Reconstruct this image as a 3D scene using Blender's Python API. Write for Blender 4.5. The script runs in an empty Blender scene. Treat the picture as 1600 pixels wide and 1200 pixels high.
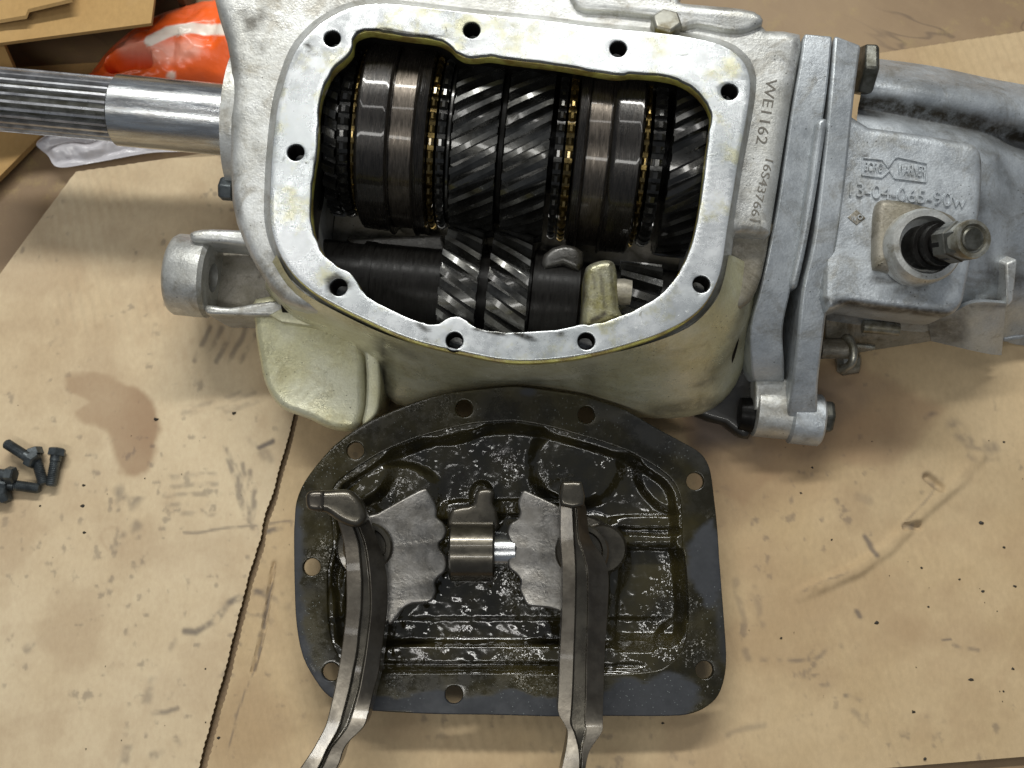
import bpy, bmesh, math, random
import numpy as np
from mathutils import Vector, Matrix
random.seed(4); RNG = np.random.default_rng(4)
scene = bpy.context.scene
R = math.radians
# ------------------------------------------------------------------ camera
TH, FPX, DIST = R(74), 1700.0, 0.60
FW = Vector((0, math.cos(TH), -math.sin(TH))); UP = Vector((0, math.sin(TH), math.cos(TH))); RT = Vector((1, 0, 0))
CAM = -FW*DIST
cd = bpy.data.cameras.new('camera'); cam = bpy.data.objects.new('camera', cd); scene.collection.objects.link(cam)
cam.location = CAM; cam.rotation_euler = (R(90)-TH, 0, 0)
cd.sensor_width = 36; cd.lens = FPX/1600*36; cd.clip_start = .01; cd.clip_end = 50
cd.dof.use_dof = True; cd.dof.focus_distance = .525; cd.dof.aperture_fstop = 11
scene.camera = cam
# ------------------------------------------------------------------ world and lamps
w = bpy.data.worlds.new('World'); scene.world = w; w.use_nodes = True
bg = w.node_tree.nodes['Background']; bg.inputs[0].default_value = (.80, .88, 1.0, 1); bg.inputs[1].default_value = .16
def strip_light(name, loc, sx, sy, power, col):
    l = bpy.data.lights.new(name, 'AREA'); l.shape = 'RECTANGLE'; l.size = sx; l.size_y = sy; l.energy = power; l.color = col
    o = bpy.data.objects.new(name, l); scene.collection.objects.link(o); o.location = loc
    o.rotation_euler = (Vector((0, .05, 0))-Vector(loc)).to_track_quat('-Z', 'Y').to_euler()
    return o
strip_light('overhead_strip_lamp', (-.12, 1.08, 1.45), 1.3, .10, 24, (1, .995, .955))
strip_light('overhead_strip_lamp', (-.30, -.74, 1.55), 1.3, .10, 6.5, (1, .985, .94))
strip_light('overhead_strip_lamp', (-.10, .34, 1.60), 1.2, .05, 2.2, (1, .98, .95))  # added lamp, makes the bright band on the rim; no such tube known
scene.view_settings.view_transform = 'Standard'; scene.view_settings.look = 'None'; scene.view_settings.exposure = 0.2

# ------------------------------------------------------------------ frames: a thing's own axes, and the sight line of a photo point in them
class Frame:
    def __init__(s, M): s.M = M; s.I = M.inverted()
    def p(s, px, py, z):
        px, py, z = float(px), float(py), float(z)
        d = FW + ((px-800)*RT + (600-py)*UP)/FPX
        o = s.I @ CAM; dl = s.I.to_3x3() @ d
        t = (z-o.z)/dl.z
        return o + dl*t
    def q(s, px, py, z): v = s.p(px, py, z); return (v.x, v.y)
WORLD = Frame(Matrix.Identity(4))
def to_px(P):
    d = P-np.array(CAM); z = d@np.array(FW)
    return 800+FPX*(d@np.array(RT))/z, 600-FPX*(d@np.array(UP))/z

# ------------------------------------------------------------------ materials
class NT:
    def __init__(s, name):
        s.m = bpy.data.materials.new(name); s.m.use_nodes = True; s.t = s.m.node_tree; s.b = s.t.nodes['Principled BSDF']
        s.tc = s.n('ShaderNodeTexCoord').outputs['Object']
    def n(s, k, **kw):
        x = s.t.nodes.new(k)
        for a, v in kw.items(): setattr(x, a, v)
        return x
    def l(s, a, b): s.t.links.new(a, b)
    def noise(s, sc, det=4, rough=.55, vec=None, dist=0):
        x = s.n('ShaderNodeTexNoise'); x.inputs['Scale'].default_value = sc; x.inputs['Detail'].default_value = det
        x.inputs['Roughness'].default_value = rough; x.inputs['Distortion'].default_value = dist
        s.l(vec or s.tc, x.inputs['Vector']); return x.outputs['Fac']
    def voro(s, sc, vec=None, feature='F1'):
        x = s.n('ShaderNodeTexVoronoi', feature=feature); x.inputs['Scale'].default_value = sc
        s.l(vec or s.tc, x.inputs['Vector']); return x.outputs['Distance']
    def scaled(s, v):
        x = s.n('ShaderNodeMapping'); x.inputs['Scale'].default_value = v; s.l(s.tc, x.inputs['Vector']); return x.outputs[0]
    def ramp(s, fac, a, b, lo=0., hi=1.):
        x = s.n('ShaderNodeMapRange'); x.interpolation_type = 'SMOOTHSTEP'
        for i, v in zip((1, 2, 3, 4), (a, b, lo, hi)): x.inputs[i].default_value = v
        s.l(fac, x.inputs[0]); return x.outputs[0]
    def mix(s, fac, a, b, mode='MIX'):
        x = s.n('ShaderNodeMix', data_type='RGBA', blend_type=mode)
        for i, v in ((0, fac), (6, a), (7, b)):
            if isinstance(v, (int, float)): x.inputs[i].default_value = v
            elif isinstance(v, tuple): x.inputs[i].default_value = (*v, 1)
            else: s.l(v, x.inputs[i])
        return x.outputs[2]
    def math(s, op, a, b):
        x = s.n('ShaderNodeMath', operation=op)
        for i, v in ((0, a), (1, b)):
            if isinstance(v, (int, float)): x.inputs[i].default_value = v
            else: s.l(v, x.inputs[i])
        return x.outputs[0]
    def attr(s, nm): return s.n('ShaderNodeAttribute', attribute_name=nm).outputs['Fac']
    def bump(s, h, strength, dist=.001, prev=None):
        x = s.n('ShaderNodeBump'); x.inputs['Strength'].default_value = strength; x.inputs['Distance'].default_value = dist
        s.l(h, x.inputs['Height'])
        if prev: s.l(prev, x.inputs['Normal'])
        return x.outputs[0]
    def set(s, **kw):
        for k, v in kw.items():
            i = s.b.inputs[k.replace('_', ' ')]
            if isinstance(v, (int, float)): i.default_value = v
            elif isinstance(v, tuple): i.default_value = (*v, 1)
            else: s.l(v, i)
        return s.m

def cast(name, base, var, stain, stain_amt, metal=.6, rough=.42, pits=.6, bs=900):
    t = NT(name)
    c = t.mix(t.ramp(t.noise(28, 7, .68), .35, .65), base, var)
    c = t.mix(t.math('MULTIPLY', t.ramp(t.noise(48, 9, .75, dist=.8), .48, .68), stain_amt), c, stain)
    c = t.mix(t.math('MULTIPLY', t.ramp(t.noise(190, 6, .8), .55, .72), stain_amt*.7), c, stain)
    lt = t.math('MULTIPLY', t.ramp(t.noise(110, 6, .8), .56, .7), .35)
    c = t.mix(lt, c, tuple(min(1, v*1.35) for v in base))
    sp = t.math('MULTIPLY', t.ramp(t.voro(330), .17, .06), t.ramp(t.noise(60, 3), .5, .6))
    c = t.mix(t.math('MULTIPLY', sp, .8), c, (.03, .028, .02))
    c = t.mix(t.math('MULTIPLY', t.attr('grime_shade'), t.ramp(t.noise(140, 5, .7), .25, .6, .45, 1.)), c, (.035, .028, .018))
    fine = t.noise(bs, 3, .6)
    c = t.mix(.32, c, t.mix(fine, (.15, .15, .15), (.95, .95, .95)), 'OVERLAY')
    b = t.bump(fine, .35, .0004); b = t.bump(t.noise(230, 4), .2, .0009, b)
    b = t.bump(sp, -pits, .0006, b)
    return t.set(Base_Color=c, Metallic=metal, Roughness=t.ramp(t.noise(70, 6, .7), .3, .7, rough-.12, rough+.14), Normal=b)
ALU = cast('cast_aluminium', (.58, .59, .575), (.42, .42, .39), (.16, .13, .075), .55)
ALU_BLUE = cast('cast_aluminium_cool', (.48, .51, .53), (.355, .38, .395), (.14, .12, .075), .5)
ALU_OILY = cast('cast_aluminium_oil_tinted', (.60, .59, .44), (.51, .485, .30), (.22, .175, .06), .4, metal=.4, rough=.36)
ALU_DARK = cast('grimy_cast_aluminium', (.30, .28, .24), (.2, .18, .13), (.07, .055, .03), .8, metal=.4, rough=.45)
def rim_mat():
    t = NT('machined_aluminium')
    c = t.mix(t.ramp(t.noise(22, 6, .65), .35, .66), (.72, .74, .74), (.54, .57, .57))
    bl = t.math('MULTIPLY', t.ramp(t.noise(95, 6, .7, dist=1.), .60, .70), t.ramp(t.noise(18, 2), .42, .6))
    c = t.mix(t.math('MULTIPLY', bl, .8), c, (.22, .22, .19))
    ye = t.math('MULTIPLY', t.ramp(t.noise(42, 5, .7), .50, .66), .6)
    c = t.mix(ye, c, (.52, .49, .24))
    dk = t.math('MULTIPLY', t.ramp(t.noise(130, 5, .75, dist=1.5), .68, .72), t.ramp(t.noise(30, 2), .48, .6))
    c = t.mix(dk, c, (.05, .045, .03))
    c = t.mix(t.math('MULTIPLY', t.attr('grime_shade'), t.ramp(t.noise(160, 5, .75), .3, .55, .5, 1.)), c, (.025, .021, .013))
    b = t.bump(t.noise(500, 4, .7), .12, .0004); b = t.bump(bl, .3, .0002, b)
    r = t.math('ADD', t.ramp(t.noise(60, 6, .7), .3, .7, .20, .36), t.math('MULTIPLY', bl, .15))
    return t.set(Base_Color=c, Metallic=.72, Roughness=r, Normal=b)
RIM = rim_mat()
def oil_edge():
    t = NT('oil_stained_rim_edge')
    c = t.mix(t.ramp(t.noise(70, 5, .7), .38, .62), (.60, .56, .13), (.30, .21, .05))
    return t.set(Base_Color=c, Metallic=.1, Roughness=.3, Coat_Weight=.4, Coat_Roughness=.08, Normal=t.bump(t.noise(600, 3), .3, .0004))
OILEDGE = oil_edge()
def steel(name, base, base2, metal=.9, rough=(.25, .45), streak=None, coat=0., sc=90, bump=.12, spec=.5):
    t = NT(name)
    v = t.scaled(streak) if streak else None
    f = t.noise(sc, 6, .65, v)
    c = t.mix(t.ramp(f, .35, .65), base, base2)
    return t.set(Base_Color=c, Metallic=metal, Roughness=t.ramp(t.noise(sc*.6, 5, .7, v), .32, .68, *rough), Coat_Weight=coat, Coat_Roughness=.06, Specular_IOR_Level=spec,
                 Normal=t.bump(t.noise(sc*5, 3, .6, v), bump, .0004))
SHAFT = steel('ground_steel', (.55, .57, .58), (.40, .40, .39), .95, (.16, .34), (1, 8, 8), sc=60)
SPLINE = steel('splined_steel', (.56, .57, .59), (.36, .36, .37), .85, (.26, .44), sc=120)
GEAR = steel('oily_gear_steel', (.040, .039, .037), (.018, .017, .014), .7, (.15, .32), coat=.5, sc=80)
GEARL = steel('oily_gear_steel_light', (.060, .060, .057), (.022, .021, .017), .7, (.16, .34), coat=.4, sc=80)
SLEEVE = steel('brown_oiled_sleeve_steel', (.026, .022, .018), (.010, .0085, .007), .5, (.2, .36), (9, 1, 1), coat=.4, sc=160, bump=.25)
SLEEVE2 = steel('bright_worn_steel', (.10, .085, .07), (.05, .042, .033), .85, (.24, .42), (9, 1, 1), coat=.3, sc=160)
BARREL = steel('dark_oiled_barrel_steel', (.010, .0095, .0085), (.005, .0045, .004), .0, (.25, .42), (9, 1, 1), coat=.0, sc=120, spec=.08)
BRASS = steel('oiled_brass', (.16, .112, .035), (.06, .042, .013), .9, (.16, .32), coat=.5)
BLACKOIL = steel('oil_blackened_casting', (.020, .018, .014), (.008, .007, .006), .2, (.25, .5), coat=.3, sc=60)
FORK = steel('worn_fork_steel', (.098, .087, .070), (.060, .052, .041), .8, (.28, .44), coat=.15, sc=90, bump=.12)
FORKD = steel('oiled_fork_steel', (.085, .076, .058), (.055, .048, .036), .75, (.2, .36), coat=.4, sc=90, bump=.12)
PLATE = steel('stamped_grey_steel', (.20, .192, .178), (.135, .127, .113), .85, (.26, .44), coat=.0, sc=120, bump=.35)
BOLTB = steel('black_oxide_bolt', (.115, .13, .135), (.055, .063, .066), .7, (.3, .45), sc=150)
BOLTG = steel('greyed_bolt_steel', (.13, .13, .115), (.06, .058, .045), .75, (.3, .5), sc=150)
ZINC = steel('dirty_zinc_steel', (.36, .355, .31), (.17, .15, .10), .7, (.25, .45), sc=140)
INK = NT('grimy_stamping').set(Base_Color=(.13, .12, .10), Roughness=.7)
BOSSOIL = cast('oily_yellow_casting', (.26, .255, .20), (.20, .18, .055), (.06, .045, .012), .95, metal=.4, rough=.3)
WEB = cast('oil_wet_dark_casting', (.06, .058, .053), (.032, .03, .025), (.02, .017, .01), .9, metal=.3, rough=.3)
def cover_mat(name, wet):
    t = NT(name)
    c = t.mix(t.ramp(t.noise(40, 5), .35, .65), (.014, .012, .006), (.034, .028, .010))
    geo = t.n('ShaderNodeNewGeometry').outputs['Normal']
    def sparkle(scale, k, mask, base):
        v = t.n('ShaderNodeTexVoronoi'); v.inputs['Scale'].default_value = scale; t.l(t.tc, v.inputs['Vector'])
        a = t.n('ShaderNodeVectorMath', operation='SUBTRACT'); t.l(v.outputs['Color'], a.inputs[0]); a.inputs[1].default_value = (.5, .5, .5)
        m = t.n('ShaderNodeVectorMath', operation='SCALE'); t.l(a.outputs[0], m.inputs[0]); t.l(t.math('MULTIPLY', mask, k), m.inputs['Scale'])
        p = t.n('ShaderNodeVectorMath', operation='ADD'); t.l(base, p.inputs[0]); t.l(m.outputs[0], p.inputs[1])
        q = t.n('ShaderNodeVectorMath', operation='NORMALIZE'); t.l(p.outputs[0], q.inputs[0]); return q.outputs[0]
    if wet:
        b = t.bump(t.noise(300, 3, .6), .13, .0010); b = t.bump(t.noise(60, 2), .45, .004, b)
        mask = t.ramp(t.noise(34, 4, .65), .44, .68, .04, 1.)
        nn = sparkle(1600, .50, mask, b)
        return t.set(Base_Color=c, Metallic=0., Roughness=t.ramp(t.noise(90, 4), .35, .65, .06, .20), Normal=nn, Specular_IOR_Level=.75)
    dry = t.math('MULTIPLY', t.attr('dry'), 1.)
    c = t.mix(dry, c, t.mix(t.noise(200, 5, .7), (.022, .0235, .026), (.048, .051, .056)))
    sp = t.math('MULTIPLY', t.ramp(t.voro(520), .20, .06), t.ramp(t.noise(45, 3), .47, .6))
    c = t.mix(t.math('MULTIPLY', sp, .5), c, (.30, .33, .32))
    r = t.math('ADD', t.ramp(t.noise(110, 5, .7), .35, .65, .12, .34), t.math('MULTIPLY', dry, .30))
    b = t.bump(t.noise(420, 4, .7), .09, .0005); b = t.bump(sp, .5, .0005, b)
    b = sparkle(1500, .34, t.math('MULTIPLY', t.ramp(t.noise(30, 4), .50, .68), t.ramp(dry, .5, 0.)), b)
    return t.set(Base_Color=c, Metallic=.15, Roughness=r, Normal=b, Coat_Weight=t.ramp(dry, 0, 1, .25, 0.), Coat_Roughness=.08, Specular_IOR_Level=.32)
t_strength = .9
COVER_WET = cover_mat('oil_wet_black_iron', True)
COVER = cover_mat('black_painted_flange', False)
def card_mat(name, base, base2, dirt_shade=True):
    t = NT(name)
    c = t.mix(t.ramp(t.noise(9, 5, .6), .3, .7), base, base2)
    fib = t.noise(420, 4, .65, t.scaled((1, .6, 1)))
    c = t.mix(.28, c, t.mix(fib, (.25, .25, .25), (.8, .8, .8)), 'OVERLAY')
    c = t.mix(t.math('MULTIPLY', t.ramp(t.noise(70, 6, .75, t.scaled((1, .75, 1))), .5, .75), .16), c, (.36, .26, .16))
    if dirt_shade:
        c = t.mix(t.attr('oil_shade'), c, (.27, .165, .095))
        c = t.mix(t.attr('dirt_shade'), c, (.085, .075, .075))
    return t.set(Base_Color=c, Roughness=.85, Specular_IOR_Level=.2, Normal=t.bump(fib, .25, .0005))
CARD = card_mat('stained_cardboard', (.59, .478, .318), (.515, .40, .252))
CARD2 = card_mat('cardboard_light_falloff', (.51, .388, .232), (.435, .318, .178))  # light fall-off to the right put into this darker tone
BOX = card_mat('box_cardboard', (.42, .27, .11), (.36, .22, .085), False)
BOXIN = card_mat('box_inside_painted_shade', (.11, .072, .035), (.08, .052, .025), False)  # shade inside the box put into a darker base colour
CARDEDGE = card_mat('cardboard_cut_edge', (.22, .15, .07), (.14, .09, .04), False)
def floor_mat():
    t = NT('brown_floor')
    c = t.mix(t.ramp(t.noise(6, 6, .65, dist=.5), .3, .7), (.285, .195, .105), (.195, .125, .065))
    cr = t.math('MULTIPLY', t.ramp(t.math('ABSOLUTE', t.math('SUBTRACT', t.noise(3.2, 5, .6, dist=.8), .5), 0), .006, .0), t.ramp(t.noise(7, 3), .45, .6))
    c = t.mix(t.math('MULTIPLY', cr, .5), c, (.07, .045, .03))
    c = t.mix(t.math('MULTIPLY', t.ramp(t.noise(60, 6, .7), .52, .7), .35), c, (.36, .27, .10))
    return t.set(Base_Color=c, Roughness=.6, Normal=t.bump(t.noise(120, 4), .2, .001))
FLOOR = floor_mat()
def bag_mat():
    t = NT('orange_plastic')
    c = t.mix(t.attr('print'), (.88, .13, .02), (.80, .72, .62))
    c = t.mix(t.math('MULTIPLY', t.ramp(t.noise(30, 4), .5, .7), .25), c, (.80, .25, .16))
    return t.set(Base_Color=c, Roughness=.32, Specular_IOR_Level=.5, Normal=t.bump(t.noise(60, 3), .3, .003))
BAG = bag_mat()
FILM = NT('clear_film'); FILM = FILM.set(Base_Color=(.86, .85, .90), Roughness=.22, Alpha=.62, Specular_IOR_Level=.8, Normal=FILM.bump(FILM.noise(90, 3), .5, .002))
SOOT = NT('black_grit').set(Base_Color=(.03, .027, .022), Roughness=.6)

# ------------------------------------------------------------------ mesh helpers
def link(o): scene.collection.objects.link(o); return o
def tag(o, label=None, cat=None, group=None, kind=None):
    for k, v in (('label', label), ('category', cat), ('group', group), ('kind', kind)):
        if v: o[k] = v
    return o
def empty(name, M): o = link(bpy.data.objects.new(name, None)); o.matrix_world = M; o.empty_display_size = .02; return o
def mk(name, verts, faces, mat, parent=None, angle=35, label=None, mats=None):
    me = bpy.data.meshes.new(name); me.from_pydata([tuple(v) for v in verts], [], faces); me.update()
    return fin(name, me, mat, parent, angle, label)
def fin(name, me, mat, parent=None, angle=35, label=None):
    me.materials.clear(); me.materials.append(mat)
    bm = bmesh.new(); bm.from_mesh(me); bmesh.ops.remove_doubles(bm, verts=bm.verts, dist=1e-6); bmesh.ops.recalc_face_normals(bm, faces=bm.faces); bm.to_mesh(me); bm.free()
    for p in me.polygons: p.use_smooth = True
    me.set_sharp_from_angle(angle=R(angle))
    o = link(bpy.data.objects.new(name, me)); o.parent = parent
    if label: o['label'] = label
    return o
def bevel(o, width, seg=2, ang=40):
    m = o.modifiers.new('bevel', 'BEVEL'); m.width = width; m.segments = seg; m.limit_method = 'ANGLE'; m.angle_limit = R(ang); m.use_clamp_overlap = True; return o
def cr(pts, n=4, closed=True):
    P = [np.array(p, float) for p in pts]; out = []; N = len(P)
    for i in range(N if closed else N-1):
        g = (lambda k: P[k % N]) if closed else (lambda k: P[min(max(k, 0), N-1)])
        a, b, c, d = g(i-1), g(i), g(i+1), g(i+2)
        for k in range(n):
            t = k/n
            out.append(.5*((2*b)+(-a+c)*t+(2*a-5*b+4*c-d)*t*t+(-a+3*b-3*c+d)*t**3))
    if not closed: out.append(P[-1])
    return out
def circle(c, r, n=20, ph=0): return [(c[0]+r*math.cos(2*math.pi*k/n+ph), c[1]+r*math.sin(2*math.pi*k/n+ph)) for k in range(n)]
def plate_mesh(loops, z0, z1, bev):
    cu = bpy.data.curves.new('outline', 'CURVE'); cu.dimensions = '2D'; cu.fill_mode = 'BOTH'
    cu.extrude = (z1-z0)/2-bev; cu.bevel_depth = bev; cu.bevel_resolution = 2; cu.offset = -bev
    for L in loops:
        s = cu.splines.new('POLY'); s.points.add(len(L)-1); s.use_cyclic_u = True
        for p, q in zip(s.points, L): p.co = (q[0], q[1], 0, 1)
    o = link(bpy.data.objects.new('outline', cu)); bpy.context.view_layer.update()
    me = bpy.data.meshes.new_from_object(o.evaluated_get(bpy.context.evaluated_depsgraph_get()))
    bpy.data.objects.remove(o); bpy.data.curves.remove(cu)
    me.transform(Matrix.Translation((0, 0, (z0+z1)/2))); return me
def plate(name, loops, z0, z1, bev, mat, parent, angle=35, label=None):
    return fin(name, plate_mesh(loops, z0, z1, bev), mat, parent, angle, label)
def grid_faces(nr, nc, closed_c=False):
    f = []
    for i in range(nr-1):
        for j in range(nc if closed_c else nc-1):
            k = (j+1) % nc; f.append((i*nc+j, i*nc+k, (i+1)*nc+k, (i+1)*nc+j))
    return f
def loft(name, secs, mat, parent, closed=True, caps=True, angle=35, label=None):
    nc = len(secs[0]); V = [tuple(v) for s in secs for v in s]; F = grid_faces(len(secs), nc, closed)
    if caps is True and closed: F += [tuple(range(nc)), tuple(range((len(secs)-1)*nc, len(secs)*nc))]
    if caps == 'last': F += [tuple(range((len(secs)-1)*nc, len(secs)*nc))]
    return mk(name, V, F, mat, parent, angle, label)
def lathe(name, prof, a, d, mat, parent, n=48, angle=30, label=None, ph=0, closed=False):
    """prof: (distance along axis d from point a, radius)"""
    d = Vector(d).normalized(); u = d.orthogonal().normalized(); v = d.cross(u); a = Vector(a)
    if abs(d.x) > .9: u = Vector((0, 0, 1)); u = (u-d*u.dot(d)).normalized(); v = d.cross(u)
    secs = [[a+d*x+(u*math.cos(2*math.pi*k/n+ph)+v*math.sin(2*math.pi*k/n+ph))*r for k in range(n)] for x, r in prof]
    V = [tuple(p) for s in secs for p in s]; F = grid_faces(len(secs), n, True)
    if closed: F += grid_faces_wrap(len(secs), n)
    else: F += [tuple(range(n)), tuple(range((len(secs)-1)*n, len(secs)*n))]
    return mk(name, V, F, mat, parent, angle, label)
def grid_faces_wrap(nr, nc): return [((nr-1)*nc+j, (nr-1)*nc+(j+1) % nc, (j+1) % nc, j) for j in range(nc)]
def tube(name, pts, rad, mat, parent, n=14, label=None):
    P = [Vector(p) for p in cr(pts, 6, False)]; secs = []; u = None
    for i, p in enumerate(P):
        t = (P[min(i+1, len(P)-1)]-P[max(i-1, 0)]).normalized()
        u = t.orthogonal().normalized() if u is None else (u-t*u.dot(t)).normalized(); v = t.cross(u)
        secs.append([p+(u*math.cos(2*math.pi*k/n)+v*math.sin(2*math.pi*k/n))*rad for k in range(n)])
    return loft(name, secs, mat, parent, label=label)
def hexbolt(name, a, d, r, h, mat, parent, washer=0, label=None, ph=0):
    a = Vector(a); d = Vector(d).normalized(); x = 0; prof = []
    o = lathe(name, [(0, r*.97), (h*.82, r), (h, r*.86)], a, d, mat, parent, 6, 20, label, ph)
    return bevel(o, r*.07, 2, 25)
def refine(o, mx, it=4):
    bm = bmesh.new(); bm.from_mesh(o.data)
    for _ in range(it):
        e = [x for x in bm.edges if x.calc_length() > mx]
        if not e: break
        bmesh.ops.subdivide_edges(bm, edges=e, cuts=1); bmesh.ops.triangulate(bm, faces=[f for f in bm.faces if len(f.verts) > 3])
    bm.to_mesh(o.data); bm.free()
    for p in o.data.polygons: p.use_smooth = True
    o.data.set_sharp_from_angle(angle=R(40))
def grime_shade(o, M, marks, mx=0):
    """dirt marks on the casting, with some shaded spots painted in too: marks are (photo polyline, width, amount)"""
    if mx: refine(o, mx)
    co = np.array([(M @ v.co)[:] for v in o.data.vertices]); X, Y = to_px(co); g = np.zeros(len(X))
    jx = (fbm(co[:, 0]+5, co[:, 1]+5, 120, 33)-.5)*14; jy = (fbm(co[:, 0]+5, co[:, 1]+5, 120, 35)-.5)*14
    for pts, wd, amt in marks: g = np.maximum(g, amt*sst(wd, wd*.25, segdist(X+jx*min(1, wd/12), Y+jy*min(1, wd/12), pts if len(pts) > 1 else pts*2)))
    a = o.data.attributes.new('grime_shade', 'FLOAT', 'POINT'); a.data.foreach_set('value', np.clip(g, 0, 1).astype(np.float32))
# ------------------------------------------------------------------ noise for relief and stains
def vnoise(x, y, sc, seed=0):
    g = np.random.default_rng(seed).random((128, 128)); x = x*sc; y = y*sc
    xi = np.floor(x).astype(int); yi = np.floor(y).astype(int); fx = x-xi; fy = y-yi; fx = fx*fx*(3-2*fx); fy = fy*fy*(3-2*fy)
    G = lambda a, b: g[a % 128, b % 128]
    return (G(xi, yi)*(1-fx)+G(xi+1, yi)*fx)*(1-fy)+(G(xi, yi+1)*(1-fx)+G(xi+1, yi+1)*fx)*fy
def fbm(x, y, sc, seed=0, o=4): return sum(vnoise(x, y, sc*2**k, seed+k)*.5**k for k in range(o))/sum(.5**k for k in range(o))
def sst(a, b, x): t = np.clip((x-a)/(b-a), 0, 1); return t*t*(3-2*t)
def segdist(X, Y, pts):
    D = np.full(X.shape, 1e9)
    for (x0, y0), (x1, y1) in zip(pts[:-1], pts[1:]):
        dx, dy = x1-x0, y1-y0; t = np.clip(((X-x0)*dx+(Y-y0)*dy)/(dx*dx+dy*dy+1e-9), 0, 1)
        D = np.minimum(D, np.hypot(X-x0-t*dx, Y-y0-t*dy))
    return D
def inside_dist(X, Y, poly):
    """signed distance to a closed outline, positive inside"""
    P = list(poly)+[poly[0]]; D = segdist(X, Y, P); ins = np.zeros(X.shape, bool)
    for (x0, y0), (x1, y1) in zip(P[:-1], P[1:]):
        c = ((y0 > Y) != (y1 > Y)) & (X < (x1-x0)*(Y-y0)/((y1-y0) if abs(y1-y0) > 1e-9 else 1e-9)+x0); ins ^= c
    return np.where(ins, D, -D)

# ================================================================== SETTING
fl = mk('floor', [(-3, -3, -.006), (3, -3, -.006), (3, 3, -.006), (-3, 3, -.006)], [(0, 1, 2, 3)], FLOOR); tag(fl, kind='structure')
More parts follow.
